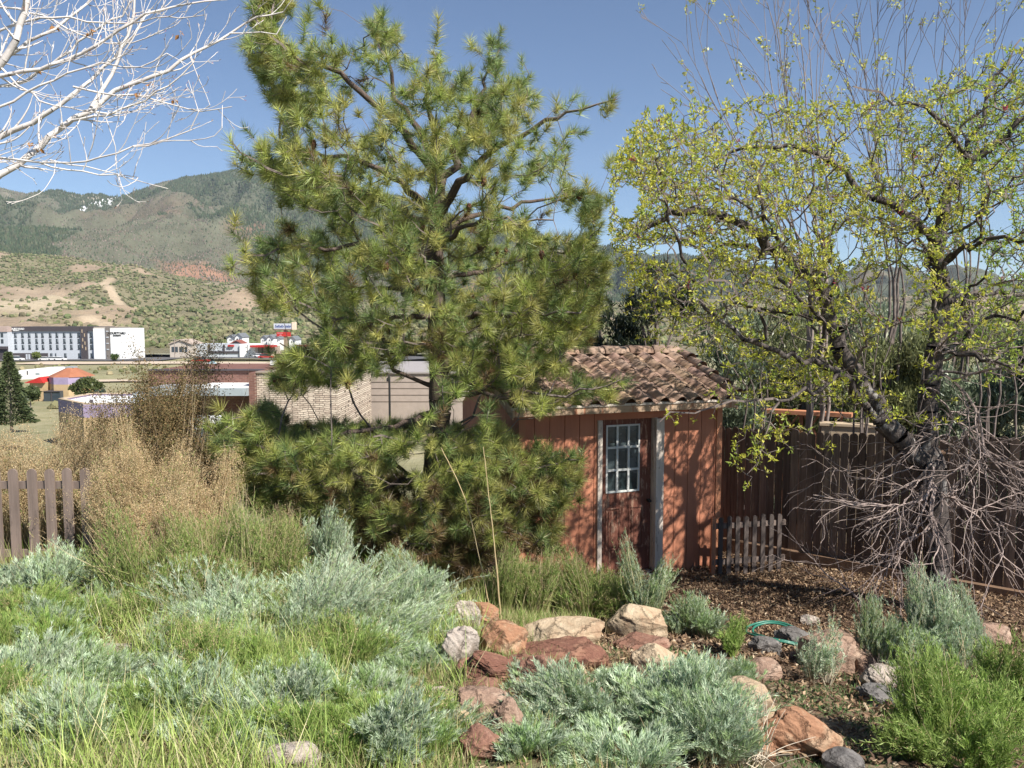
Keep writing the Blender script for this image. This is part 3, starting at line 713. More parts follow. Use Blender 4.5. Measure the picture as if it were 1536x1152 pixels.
# ------------------------------------------------------------ shed
def paintwood(name, c, dark=.75, worn=None, wthr=.6, streak=(30, 30, 1.5), usecol=False):
    m, nt, b = newmat(name)
    tc = N(nt, 'ShaderNodeTexCoord'); mp = N(nt, 'ShaderNodeMapping'); mp.inputs['Scale'].default_value = streak
    nt.links.new(tc.outputs['Object'], mp.inputs[0])
    n1 = N(nt, 'ShaderNodeTexNoise', i_Scale=1.0, i_Detail=8, i_Roughness=.65); nt.links.new(mp.outputs[0], n1.inputs['Vector'])
    n0 = N(nt, 'ShaderNodeTexNoise', i_Scale=2.2, i_Detail=6); nt.links.new(tc.outputs['Object'], n0.inputs['Vector'])
    cc = ramp(nt, n1.outputs['Fac'], [(.3, tuple(v*dark for v in c)), (.62, c)])
    cc = mixc(nt, .5, cc, ramp(nt, n0.outputs['Fac'], [(.3, (.7, .7, .7)), (.7, (1.15, 1.12, 1.1))]), 'MULTIPLY')
    if worn:
        mp2 = N(nt, 'ShaderNodeMapping'); mp2.inputs['Scale'].default_value = (14, 14, 3); nt.links.new(tc.outputs['Object'], mp2.inputs[0])
        n2 = N(nt, 'ShaderNodeTexNoise', i_Scale=1.3, i_Detail=8, i_Roughness=.75); nt.links.new(mp2.outputs[0], n2.inputs['Vector'])
        f = ramp(nt, n2.outputs['Fac'], [(wthr, (0, 0, 0)), (wthr+.04, (1, 1, 1))]); cc = mixc(nt, f, cc, worn)
    if usecol:
        a = N(nt, 'ShaderNodeAttribute', attribute_name='Col'); cc = mixc(nt, 1., cc, a.outputs['Color'], 'MULTIPLY')
    nt.links.new(cc, b.inputs['Base Color']); b.inputs['Roughness'].default_value = .8; b.inputs['Specular IOR Level'].default_value = .25
    bp = N(nt, 'ShaderNodeBump', i_Strength=.5, i_Distance=.004); nt.links.new(n1.outputs['Fac'], bp.inputs['Height']); nt.links.new(bp.outputs[0], b.inputs['Normal'])
    return m
M['siding'] = paintwood('terracotta_siding', (.50, .21, .125), .90, (.40, .175, .11), .66)
M['sidetrim'] = paintwood('terracotta_trim', (.53, .24, .135), .85, (.48, .36, .26), .68)
M['doorwood'] = paintwood('worn_red_door', (.20, .08, .055), .6, (.33, .20, .14), .54)
M['postwood'] = paintwood('weathered_white_post', (.66, .58, .50), .8, (.34, .28, .23), .56)
M['muntin'] = paintwood('white_muntin', (.62, .64, .62), .9)
M['fascia'] = paintwood('pale_fascia', (.50, .36, .25), .7, (.36, .17, .10), .55, (2, 30, 30))
M['fencewood'] = paintwood('dark_fence_wood', (.24, .18, .145), .45, (.36, .30, .26), .62, usecol=True)
M['picketwood'] = paintwood('grey_picket_wood', (.26, .20, .17), .6, (.17, .13, .11), .58, usecol=True)
def tilemat():
    m = rough_mat('clay_roof_tile', (.42, .30, .225), (.26, .18, .14), 7, 8, .85, .5, 60, usecol=True, dist=.006, spots=(10, .66, (.42, .33, .26)))
    return m
M['tile'] = tilemat()
M['gatewood'] = paintwood('shade_darkened_gate_wood', (.13, .105, .095), .65, (.19, .16, .145), .60, usecol=True)  # grey gate wood darkened so its colour carries the tree's shade
SA = radians(21); E0 = np.array([.02, 9.44, 0.]); L_ = 3.17; z_e = 2.27; pitch = math.atan(.55/1.45)
shed = empty('garden_shed', tuple(E0), SA, label='terracotta garden shed with clay tile roof and weathered half glazed door', cat='shed')
w0 = .25; x0, x1 = .17, 3.10; yb = w0+2.3; H_w = 2.22
def siding(b, a, c, z0, z1, y, axis='x', step=.205, gap=.008, th=.016):
    """vertical grooved boards between a and c"""
    t = a
    while t < c-1e-6:
        e_ = min(t+step-gap, c)
        if axis == 'x': b.box(t, y, z0, e_, y+th, z1)
        else: b.box(y, t, z0, y+th, e_, z1)
        t += step
b = MB(); b.box(x0+.001, w0+.018, -.35, 1.22, w0+.08, H_w); siding(b, x0, 1.22, -.35, H_w, w0); b.build('front_wall', M['siding'], shed)
b = MB(); b.box(2.18, w0+.018, -.35, x1, w0+.08, H_w); siding(b, 2.18, x1, -.35, H_w, w0); b.build('front_wall', M['siding'], shed)
b = MB(); b.box(1.22, w0+.0, 2.03, 2.18, w0+.08, H_w); b.build('door_header', M['siding'], shed)
b = MB(); b.box(x0+.018, w0+.081, -.4, x0+.08, yb, 2.1); siding(b, w0+.081, yb, -.4, 2.1, x0, 'y'); b.prism([(w0+.081, 2.1), (yb, 2.1), (w0+1.2, 2.72)], x0+.004, x0+.08, 'x'); b.build('side_wall', M['siding'], shed)
b = MB(); b.box(x1-.08, w0+.081, -.4, x1, yb, 2.1); b.prism([(w0+.081, 2.1), (yb, 2.1), (w0+1.2, 2.72)], x1-.08, x1-.004, 'x'); b.build('side_wall', M['siding'], shed)
b = MB(); b.box(x0+.09, yb-.06, -.4, x1-.09, yb-.003, 2.1); b.build('back_wall', M['siding'], shed)
b = MB(); b.box(x0+.09, w0+.1, -.2, x1-.09, yb-.07, -.06); b.build('floor', M['charcoal'], shed)
for (a, c) in ((x0-.012, x0+.075), (x1-.075, x1+.012)):
    b = MB(); b.box(a, w0-.02, -.35, c, w0-.0015, H_w); b.build('corner_trim', M['sidetrim'], shed, bevel=.004)
# door frame, door
b = MB(); b.box(1.235, w0-.025, -.05, 1.30, w0+.13, 2.03); b.build('door_post', M['postwood'], shed, bevel=.004)
b = MB(); b.box(2.08, w0-.035, -.05, 2.20, w0-.0015, 2.02); b.box(2.075, w0+.001, -.05, 2.115, w0+.15, 2.03); b.build('door_post', M['postwood'], shed, bevel=.004)
b = MB(); b.box(1.221, w0-.004, -.05, 1.234, w0+.05, 2.03); b.build('post_shadow_strip', M['sidetrim'], shed)
b = MB(); b.box(1.28, w0-.10, -.06, 2.10, w0+.12, -.012); b.build('threshold', M['postwood'], shed, bevel=.006)
door = empty('door', (0, 0, 0)); door.parent = shed
dy = w0+.085; wx0, wx1, wz0, wz1 = 1.405, 1.90, 1.06, 1.95
b = MB(); b.box(1.302, dy, .0, wx0, dy+.045, 2.025); b.box(wx1, dy, .0, 2.073, dy+.045, 2.025); b.box(wx0, dy, wz1, wx1, dy+.045, 2.025); b.box(wx0, dy, .0, wx1, dy+.045, wz0)
leafo = b.build('door_leaf', M['doorwood'], shed)
bpy.data.objects.remove(door)
leafo.name = 'door'
door = leafo
b = MB(); b.box(wx0, dy+.02, wz0, wx1, dy+.026, wz1)
mg, ntg, bg = newmat('window_glass'); bg.inputs['Base Color'].default_value = (.055, .085, .09, 1); bg.inputs['Roughness'].default_value = .12; bg.inputs['Specular IOR Level'].default_value = .8
tcg = N(ntg, 'ShaderNodeTexCoord'); ng = N(ntg, 'ShaderNodeTexNoise', i_Scale=3.2, i_Detail=5); ntg.links.new(tcg.outputs['Object'], ng.inputs['Vector'])
ntg.links.new(ramp(ntg, ng.outputs['Fac'], [(.35, (.018, .03, .032)), (.7, (.09, .12, .125))]), bg.inputs['Base Color'])
ntg.links.new(ramp(ntg, ng.outputs['Fac'], [(.3, (.08, .08, .08)), (.7, (.4, .4, .4))]), bg.inputs['Roughness'])
b.build('window_pane', mg, door)
b = MB()
wM = .014
for k in range(4):
    xx_ = wx0+(wx1-wx0)*k/3; b.box(xx_-(wM if 0 < k < 3 else (0 if k == 0 else 2*wM*.8)), dy-.006, wz0, xx_+(wM if 0 < k < 3 else (2*wM*.8 if k == 0 else 0)), dy+.018, wz1)
for k in range(4):
    zz_ = wz0+(wz1-wz0)*k/3; b.box(wx0+.002, dy-.009, zz_-(wM if 0 < k < 3 else 0 if k == 0 else 2*wM*.8), wx1-.002, dy+.016, zz_+(wM if 0 < k < 3 else 2*wM*.8 if k == 0 else 0))
b.build('muntins', M['muntin'], door)
def molding(a, c, z0, z1):
    b = MB(); t = .018
    for q in ((a, z0, c, z0+t), (a, z1-t, c, z1), (a, z0+t, a+t, z1-t), (c-t, z0+t, c, z1-t)): b.box(q[0], dy-.010, q[1], q[2], dy-.001, q[3])
    b.box(a+.045, dy-.012, z0+.045, c-.045, dy-.001, z1-.045); b.build('door_panel', M['doorwood'], door, bevel=.003)
molding(1.40, 1.62, .30, .86); molding(1.74, 1.96, .30, .86)
b = MB(); b.tube((2.02, dy-.002, .93), (2.02, dy-.05, .93), .012, .012, 8); b.tube((2.02, dy-.05, .93), (2.02, dy-.085, .93), .028, .022, 12); b.build('door_knob', M['black'], door)
b = MB()
for dz in (.35, 1.0, 1.75): b.box(1.296, dy-.012, dz, 1.318, dy-.002, dz+.09)
b.build('hinges', M['black'], door)
# eaves
sp_, cp_ = sin(pitch), cos(pitch)
b = MB(); b.box(-.02, -.02, z_e-.12, L_, .015, z_e-.035); b.build('fascia_board', M['fascia'], shed, bevel=.004)
b = MB(); b.box(-.03, -.035, z_e-.034, L_+.02, .02, z_e-.004); b.build('drip_board', M['postwood'], shed, bevel=.003)
b = MB(); b.box(-.02, .017, z_e-.10, L_, w0-.002, z_e-.07); b.build('soffit', M['sidetrim'], shed)
RY_ = 1.45; RZ_ = z_e+RY_*math.tan(pitch)
b = MB()
b.prism([(0, z_e-.03), (RY_, RZ_-.03), (RY_*2, z_e-.03), (RY_*2, z_e-.055), (RY_, RZ_-.055), (0, z_e-.055)], .0, L_-.01, 'x'); b.build('roof_deck', M['sidetrim'], shed)
for a in (-.02, L_-.009):
    b = MB(); b.prism([(.0, z_e-.15), (RY_, RZ_-.14), (RY_*2, z_e-.14), (RY_*2, z_e-.02), (RY_, RZ_-.02), (.0, z_e-.02)], a, a+.022, 'x'); b.build('rake_board', M['fascia'], shed)
def tiles(sgn, name):
    """S-profile clay tiles, courses overlap from eave to ridge"""
    v = VB(); ncol = 13; wc = (L_+.02)/ncol; nco = 5; lc = (RY_/cp_+.04)/nco; prof = 14
    for i in range(ncol):
        for k in range(nco):
            cc = np.array([1, .96, .95])*R.uniform(.8, 1.12)*np.array([1, R.uniform(.95, 1.04), R.uniform(.9, 1.08)])
            s0 = -.05+k*lc+R.uniform(-.003, .003); s1 = s0+lc+.07; dxo = R.uniform(-.004, .004)
            u = np.linspace(0, 1, prof+1)
            h = np.where(u < .62, .062*np.sin(u/.62*pi)**.9, -.018*np.sin((u-.62)/.38*pi))
            V = []
            for (s_, lift, th) in ((s0, .030, 0), (s1, .0, 0), (s0, .030, -.016)):
                xs_ = -.01+dxo+(i+u*1.02)*wc; hh = h*(1.0 if s_ == s0 else .86)+lift+th
                yy_ = s_*cp_-hh*sp_; zz_ = z_e+s_*sp_+hh*cp_
                if sgn < 0: yy_ = 2*RY_-yy_
                V.append(np.stack([xs_, yy_, zz_], 1))
            V = np.concatenate(V); n = prof+1; j = np.arange(prof)
            Q = np.concatenate([np.stack([j, j+1, j+n+1, j+n], 1), np.stack([j+2*n, j+1+2*n, j+1, j], 1)])
            v.add(V, Q, cc)
    return v.build(name, M['tile'], shed, True)
o = tiles(1, 'roof_tiles'); tiles(-1, 'roof_tiles')
v = VB(); nr = 8; lr_ = L_/nr
for k in range(nr):
    u = np.linspace(0, pi, 11); V = []
    for (xx_, r_) in ((k*lr_-.05-.02, .135), ((k+1)*lr_+.0-.02, .108)):
        V.append(np.stack([np.full(11, xx_), RY_-np.cos(u)*r_, RZ_+.035+np.sin(u)*r_*.85-.03], 1))
    r_ = .118; V.append(np.stack([np.full(11, k*lr_-.07), RY_-np.cos(u)*r_, RZ_+.035+np.sin(u)*r_*.85-.03], 1))
    V = np.concatenate(V); j = np.arange(10); Q = np.concatenate([np.stack([j, j+11, j+12, j+1], 1), np.stack([j+22, j, j+1, j+23], 1)])
    v.add(V, Q, np.array([1.05, .98, .95])*R.uniform(.85, 1.3))
v.build('ridge_tiles', M['tile'], shed, True)
v = VB()
for k in range(5):
    s0 = k*.3; u = np.linspace(0, pi, 9); V = []
    for (s_, r_) in ((s0-.03, .085), (s0+.33, .07)):
        yy_ = s_*cp_; zz_ = z_e+s_*sp_+.05*(s_ < s0)
        V.append(np.stack([L_+.0-np.cos(u)*r_, np.full(9, yy_)-np.sin(u)*r_*sp_, zz_+.01+np.sin(u)*r_*cp_], 1))
    V = np.concatenate(V); j = np.arange(8); v.add(V, np.stack([j, j+1, j+10, j+9], 1), np.array([1, .95, .93])*R.uniform(.75, 1.1))
v.build('rake_tiles', M['tile'], shed, True)

# ------------------------------------------------------------ fences
def picket_prof(w_, h_, round_=True):
    a = np.linspace(0, pi, 7)
    return [(-w_/2, 0), (w_/2, 0), (w_/2, h_-w_*.45)]+[(cos(t)*w_/2, h_-w_*.45+sin(t)*w_*.45) for t in a[1:-1]]+[(-w_/2, h_-w_*.45)]
def rot2(b, x, y, a, i0):
    """rotate and move the vertices added since block i0"""
    for k in range(i0, len(b.v)):
        V = b.v[k]; c, s = cos(a), sin(a); b.v[k] = np.stack([V[:, 0]*c-V[:, 1]*s+x, V[:, 0]*s+V[:, 1]*c+y, V[:, 2]], 1)
# tall board fence on an adobe footing, from behind the shed to beyond the right edge
A = np.array([2.2, 12.4]); B = np.array([3.66, 11.2]); Cc = np.array([7.4, 8.25])
fence = empty('board_fence', (A[0], A[1], 0), label='tall dark board fence with rounded tops on an adobe footing', cat='fence')
foot = MB()
def run(P0, P1):
    d = P1-P0; Ln = np.hypot(*d); a = math.atan2(d[1], d[0]); k = 0; t = 0
    while t < Ln:
        wb = .105+R.uniform(-.006, .006); p = P0+d/Ln*(t+wb/2); g = float(np.interp(p[0], [2, 3.6, 5.8, 8], [.06, .12, -.02, -.1]))
        zt = float(np.interp(p[0], [2.2, 3.66, 5.85, 7.4], [1.72, 1.76, 1.9, 1.95]))+R.uniform(-.02, .02)
        b = MB(); b.prism([(q[0], q[1]+g) for q in picket_prof(wb-.006, zt-g)], -.010+R.uniform(0, .008), .010+R.uniform(0, .006), 'y', tuple(np.array([1, .93, .88])*R.uniform(.5, 1.2)))
        rot2(b, p[0]-A[0], p[1]-A[1], a+R.uniform(-.03, .03), 0)
        b.build('board', M['fencewood'], fence); t += wb+.003
    for zr in (.45, 1.45):
        b = MB(); b.box(0, .03, zr, Ln, .07, zr+.09, (.8, .75, .7)); rot2(b, P0[0]-A[0], P0[1]-A[1], a, 0); b.build('rail', M['fencewood'], fence)
    n0 = len(foot.v); foot.box(-.1, -.10, -.6, Ln+.02, .12, .10); rot2(foot, P0[0]-A[0], P0[1]-A[1], a, n0)
run(A, Cc)
M['adobe'] = rough_mat('adobe_plaster', (.21, .13, .085), (.14, .09, .06), 4, 8, .95, .5, 30)
foot.build('footing', M['adobe'], fence)
# adobe pier beside the tree trunk
pp = at(1400, 800, 10.05)
b = MB(); b.box(-.20, -.16, -.3, .20, .16, 1.62); b.box(-.235, -.195, 1.621, .235, .195, 1.69)
tag(b.build('gate_pier', M['adobe'], bevel=.03, loc=(pp[0], pp[1], 0)), 'square adobe pier standing against the board fence behind the dead twigs', 'pillar')
# neighbour's breeze block parapet above the fence
n0 = at(1098, 640, 15.0); n1 = at(1240, 648, 14.2)
nb = empty('neighbour_wall', (n0[0], n0[1], 0), math.atan2(n1[1]-n0[1], n1[0]-n0[0]), label='terracotta breeze block wall peeping over the board fence by the shed', cat='wall')
Wn = float(np.hypot(*(n1-n0)[:2]))+.4; zt = 1.62
b = MB(); b.box(-.5, 0, -1.5, Wn, .2, zt-.42); b.build('wall', M['sidetrim'], nb)
b = MB(); b.box(-.5, -.02, zt-.03, Wn, .22, zt+.04); b.build('coping', M['sidetrim'], nb)
k = -.5
while k < Wn-.3:
    b = MB(); b.box(k, .03, zt-.42, k+.03, .17, zt-.03); b.box(k+.31, .03, zt-.42, k+.34, .17, zt-.03)
    for s_ in (0, 1):
        xa, xb = (k+.03, k+.31) if s_ else (k+.31, k+.03)
        V = [(xa, .04, zt-.41), (xa+.04*(1 if s_ else -1), .04, zt-.41), (xb, .04, zt-.04), (xb-.04*(1 if s_ else -1), .04, zt-.04)]
        V += [(p[0], .16-.01*s_, p[2]) for p in V]; b.add(V, [(0, 1, 2, 3), (7, 6, 5, 4), (0, 4, 5, 1), (2, 6, 7, 3), (1, 5, 6, 2), (0, 3, 7, 4)])
    b.build('breeze_block', M['sidetrim'], nb); k += .345
# tan wall further right behind the fence
c0 = at(1232, 650, 13.2); b = MB(); b.box(0, 0, -1.5, 1.1, .25, 1.56); b.box(-.03, -.03, 1.561, 1.13, .28, 1.6)
tag(b.build('garden_wall', M['tan'], loc=(c0[0], c0[1], 0)), 'ochre plaster wall behind the board fence under the tree fork', 'wall').rotation_euler = (0, 0, -.35)

# little picket gate by the shed
def pickets(name, label, P0, P1, n, wd, ztop, zbot, railz, grp=None, cat='fence'):
    e = empty(name, (P0[0], P0[1], 0), label=label, cat=cat); d = P1-P0; Ln = np.hypot(*d); a = math.atan2(d[1], d[0])
    e.rotation_euler = (0, 0, a)
    for k in range(n):
        x = Ln*k/(n-1); zb = zbot if np.isscalar(zbot) else zbot[k]; zt = ztop+R.uniform(-.012, .012)
        b = MB(); b.prism([(q[0]+x, q[1]+zb) for q in picket_prof(wd, zt-zb)], -.011, .009, 'y', tuple(np.ones(3)*R.uniform(.8, 1.15)))
        o = b.build('picket', M['picketwood'] if cat == 'fence' else M['gatewood'], e); o.rotation_euler = (0, R.uniform(-.004, .004), 0)
    for zr in railz:
        b = MB(); b.box(-.1, .0095, zr-.035, Ln+.1, .045, zr+.035, (.9, .9, .9)); b.build('rail', M['picketwood'], e)
    return e
g0 = at(1080, 840, 10.35)[:2]; g1 = at(1168, 840, 10.55)[:2]
pickets('picket_gate', 'small grey picket gate leaning between the shed and the board fence', g0, g1, 8, .062, .73, -.06, (.12, .60), cat='gate')
b = MB(); b.box(-.03, -.03, -.2, .03, .03, .72); tag(b.build('gate_post', M['sidetrim'], loc=(g0[0]-.09, g0[1]+.02, 0), bevel=.004), 'short terracotta post between the shed corner and the picket gate', 'post')
f0 = at(-35, 700, 7.5)[:2]; f1 = at(155, 700, 7.5)[:2]
pickets('picket_fence', 'weathered brown picket fence with rounded tops at the left edge', f0, f1, 8, .088, 1.91, .80, (1.08, 1.74))

# ------------------------------------------------------------ rocks
def ico(sub=4):
    import bmesh
    bm = bmesh.new(); bmesh.ops.create_icosphere(bm, subdivisions=sub, radius=1)
    V = np.array([v.co[:] for v in bm.verts]); Fc = np.array([[v.index for v in f.verts] for f in bm.faces]); bm.free(); return V, Fc
IV, IF = ico(6); IV3, IF3 = ico(4)
def rockmat(name, c1, c2, c3, sc_=6, bump=.6):
    m, nt, b = newmat(name)
    tc = N(nt, 'ShaderNodeTexCoord')
    n1 = N(nt, 'ShaderNodeTexNoise', i_Scale=sc_, i_Detail=10, i_Roughness=.65, i_Distortion=.4); nt.links.new(tc.outputs['Object'], n1.inputs['Vector'])
    n2 = N(nt, 'ShaderNodeTexNoise', i_Scale=sc_*7, i_Detail=8, i_Roughness=.7); nt.links.new(tc.outputs['Object'], n2.inputs['Vector'])
    c = ramp(nt, n1.outputs['Fac'], [(.32, c1), (.5, c2), (.66, c3)])
    c = mixc(nt, .55, c, ramp(nt, n2.outputs['Fac'], [(.3, (.55, .52, .5)), (.62, (1.1, 1.1, 1.1))]), 'MULTIPLY')
    nt.links.new(c, b.inputs['Base Color']); b.inputs['Roughness'].default_value = .9; b.inputs['Specular IOR Level'].default_value = .2
    bp = N(nt, 'ShaderNodeBump', i_Strength=bump, i_Distance=.02); nt.links.new(n2.outputs['Fac'], bp.inputs['Height'])
    bp2 = N(nt, 'ShaderNodeBump', i_Strength=bump*.8, i_Distance=.05); nt.links.new(n1.outputs['Fac'], bp2.inputs['Height']); nt.links.new(bp.outputs[0], bp2.inputs['Normal'])
    vo = N(nt, 'ShaderNodeTexVoronoi', feature='DISTANCE_TO_EDGE', i_Scale=sc_*.55); wv = N(nt, 'ShaderNodeVectorMath', operation='MULTIPLY_ADD')
    nt.links.new(n2.outputs['Color'], wv.inputs[0]); wv.inputs[1].default_value = (.12, .12, .12); nt.links.new(tc.outputs['Object'], wv.inputs[2]); nt.links.new(wv.outputs[0], vo.inputs['Vector'])
    cr = ramp(nt, vo.outputs['Distance'], [(.0, (.42, .38, .36)), (.035, (1, 1, 1))]); c2_ = mixc(nt, .3, c, cr, 'MULTIPLY'); nt.links.new(c2_, b.inputs['Base Color'])
    bp3 = N(nt, 'ShaderNodeBump', i_Strength=.8, i_Distance=.012); nt.links.new(cr, bp3.inputs['Height']); nt.links.new(bp2.outputs[0], bp3.inputs['Normal'])
    nt.links.new(bp3.outputs[0], b.inputs['Normal']); return m
RM = {'tan': rockmat('tan_sandstone', (.52, .42, .30), (.44, .34, .23), (.34, .23, .15)),
      'red': rockmat('red_sandstone', (.31, .17, .12), (.24, .125, .09), (.36, .23, .17)),
      'dred': rockmat('dark_red_sandstone', (.25, .125, .085), (.19, .09, .065), (.32, .18, .12)),
      'orange': rockmat('orange_sandstone', (.40, .22, .135), (.32, .17, .10), (.46, .33, .22)),
      'white': rockmat('white_limestone', (.52, .46, .40), (.42, .36, .31), (.30, .24, .19), 9),
      'pink': rockmat('pinkish_granite', (.38, .26, .19), (.30, .20, .15), (.45, .34, .26), 8),
      'grey': rockmat('grey_stone', (.22, .21, .20), (.15, .14, .135), (.30, .28, .26), 8)}
GR = 'sandstone rocks of the garden rockery'
def noise3(P, s, f): return (noise(P[:, 0]*f+P[:, 2]*1.7*f, P[:, 1]*f-P[:, 2]*.6*f, s)+noise(P[:, 1]*f+9-P[:, 0]*.4*f, P[:, 2]*f, s+5))/2-.5
def rock(px, py, w_, h_, kind, label, seed, rz=0, dep=.8, sq=.75, strata=0, tilt=0, lift=0, rough=.18, facet=11):
    w_ = w_*1.12; h_ = h_*1.12; base = hit(px, py+h_*.34); Y = base[1]; u = Y/F/CP
    c = at(px, py, Y); Wm = w_*u/2*1.02; Hm = max(h_*u/2*1.0, .04); Dm = Wm*dep
    rg = np.random.default_rng(seed); P = (IV3 if label.startswith('small loose') else IV).copy()
    P = np.sign(P)*np.abs(P)**sq; P = P/np.max(np.abs(P), 0)
    for k in range(facet):                       # chop with random planes for flat facets
        d = nrm(rg.normal(size=3)); t = rg.uniform(.72, .95); e_ = P@d-t; P = P-np.outer(np.maximum(e_, 0), d)*.9
    P = P*(1+rough*2*noise3(P, seed, 1.6)[:, None]+rough*.8*noise3(P, seed+1, 4)[:, None]+rough*.4*noise3(P, seed+2, 11)[:, None]+rough*.2*noise3(P, seed+3, 27)[:, None])
    if strata:
        q = P[:, 2]*strata+noise3(P, seed+7, 1.2)*2.5; st = np.abs((q % 1)-.5)*2; P[:, :2] *= (1-.14*(st[:, None] > .72))*(1+.06*np.sin(np.floor(q)*12.7)[:, None])
    P = P*[Wm, Dm, Hm*1.15]
    a = tilt; P = np.stack([P[:, 0]*cos(a)+P[:, 2]*sin(a), P[:, 1], -P[:, 0]*sin(a)+P[:, 2]*cos(a)], 1)
    a = rz; P = np.stack([P[:, 0]*cos(a)-P[:, 1]*sin(a), P[:, 0]*sin(a)+P[:, 1]*cos(a), P[:, 2]], 1)
    sm_ = label.startswith('small loose'); o = mk('rock_fragment' if sm_ else 'rock', P if not sm_ else P[:len(IV3)], IF if not sm_ else IF3, RM[kind], None, None, not strata, (c[0], c[1]+Dm*.3, c[2]+lift-Hm*.12)); tag(o, label, 'rock', 'loose stone fragments' if sm_ else GR); return o
RK = [
 (957, 938, 92, 52, 'tan', 'smooth tan boulder on top of the rockery nearest the shed door', dict(sq=.62, rough=.10, dep=.7)),
 (848, 954, 124, 36, 'tan', 'long flat pale slab lying between the red boulder and the tan boulder', dict(rough=.12, dep=.5, facet=8)),
 (751, 966, 76, 62, 'orange', 'rounded reddish orange boulder at the left end of the pale slab', dict(sq=.8, rough=.2)),
 (731, 1012, 84, 48, 'dred', 'dark red layered rock with splitting strata below the orange boulder', dict(strata=5, tilt=.15, rough=.2)),
 (836, 985, 110, 34, 'dred', 'dark red slab supporting the pale slab', dict(facet=9, dep=.7)),
 (880, 990, 56, 34, 'dred', 'dark red block under the right half of the pale slab', dict(facet=10, sq=.7)),
 (985, 996, 70, 58, 'tan', 'pale tan rock in the shade right below the smooth boulder', dict(rough=.14)),
 (960, 968, 76, 20, 'red', 'thin reddish slab wedged beneath the smooth boulder', dict(facet=8)),
 (722, 1064, 74, 56, 'pink', 'squat brown pink boulder with a flat top below the layered rock', dict(sq=.7, rough=.15)),
 (720, 1038, 66, 26, 'red', 'red stone tucked under the layered rock', dict()),
 (655, 1066, 72, 50, 'white', 'white mottled rock among grass at the left of the rockery', dict(facet=9, rough=.2)),
 (762, 1084, 44, 62, 'pink', 'grey pink rock leaning on the squat boulder behind silver leaves', dict(rough=.2)),
 (790, 1010, 78, 26, 'dred', 'flat dark red slab stacked left of the silver leaves', dict(facet=9, sq=.65)),
 (700, 1012, 34, 40, 'red', 'upright red stone between the white rock and the layered rock', dict(rough=.2)),
 (770, 1052, 44, 30, 'red', 'squarish red stone wedged between the pink boulders', dict(sq=.6)),
 (690, 1085, 40, 34, 'tan', 'small sandy stone left of the squat boulder', dict()),
 (812, 1022, 66, 62, 'red', 'red rock half behind the silver sage sprigs', dict(rough=.22, facet=9)),
 (826, 1055, 40, 34, 'orange', 'small orange stone at the middle of the rockery', dict()),
 (868, 1046, 66, 56, 'pink', 'pinkish rock mostly hidden in the large silver bush', dict(rough=.2)),
 (722, 1120, 66, 50, 'red', 'brownish red stone at the bottom of the rockery', dict(facet=9)),
 (690, 898, 58, 44, 'white', 'jagged white rock at the upper left tip of the rockery', dict(facet=10, rough=.28, dep=.7, tilt=-.25)),
 (696, 932, 42, 50, 'white', 'white rock below the jagged one with a shaded right side', dict(facet=10, rough=.25)),
 (722, 930, 44, 40, 'orange', 'ochre stone in dry grass right of the white rocks', dict(rough=.2)),
 (688, 982, 48, 74, 'white', 'tall white rock half buried in sage left of the orange boulder', dict(facet=9, rough=.25)),
 (436, 1142, 78, 44, 'white', 'white rock at the bottom edge among silver foliage', dict(facet=9, rough=.2)),
 (1120, 1066, 90, 70, 'tan', 'pale cream boulder behind silver stems at the lower middle', dict(rough=.14)),
 (1200, 1108, 130, 66, 'orange', 'large wedge shaped orange brown boulder at the lower right', dict(tilt=.42, sq=.8, dep=.5, rough=.14)),
 (1130, 1120, 60, 46, 'orange', 'bright rust orange stone left of the wedge shaped boulder', dict()),
 (1268, 1146, 56, 34, 'grey', 'rounded blue grey stone at the bottom edge', dict(rough=.08, sq=.9)),
 (1244, 984, 88, 54, 'pink', 'flat topped brown pink block behind the small silver plant', dict(sq=.55, facet=7, rough=.1)),
 (1310, 990, 110, 52, 'pink', 'long pinkish slab right of the flat topped block', dict(sq=.65, rough=.12)),
 (1322, 1020, 46, 40, 'white', 'speckled whitish stone in front of the long pink slab', dict(rough=.2)),
 (1196, 962, 56, 26, 'grey', 'dark brown stone beside the green hose', dict(facet=9)),
 (1148, 972, 44, 24, 'grey', 'small grey stone left of the dark brown stone', dict(rough=.1)),
 (1140, 1008, 60, 24, 'pink', 'low pinkish stone between the rockery and the dry stems', dict()),
 (1340, 1052, 90, 26, 'grey', 'dark half buried slab below the speckled stone', dict(tilt=.2)),
 (1214, 932, 30, 12, 'white', 'small white stone on the wood chips behind the hose', dict()),
 (1490, 956, 60, 30, 'pink', 'low brown rock right of the big silver shrub', dict()),
 (1390, 1030, 70, 30, 'tan', 'tan slab under the bright green shrub', dict()),
 (1000, 938, 30, 20, 'grey', 'small stone beside the smooth boulder', dict()),
]
for k, (px, py, w_, h_, kd, lb, kw) in enumerate(RK): rock(px, py, w_, h_, kd, lb, 100+k*7, rz=R.uniform(-.3, .3), **kw)
for k in range(34):
    px = R.uniform(680, 1010) if k < 22 else R.uniform(1130, 1480); py = R.uniform(950, 1140) if k < 22 else R.uniform(960, 1090)
    rock(px, py, R.uniform(14, 34), R.uniform(9, 20), ['red', 'orange', 'pink', 'dred', 'tan'][k % 5], 'small loose stone fragment lying between the rockery boulders', 900+k, rz=R.uniform(0, 3))
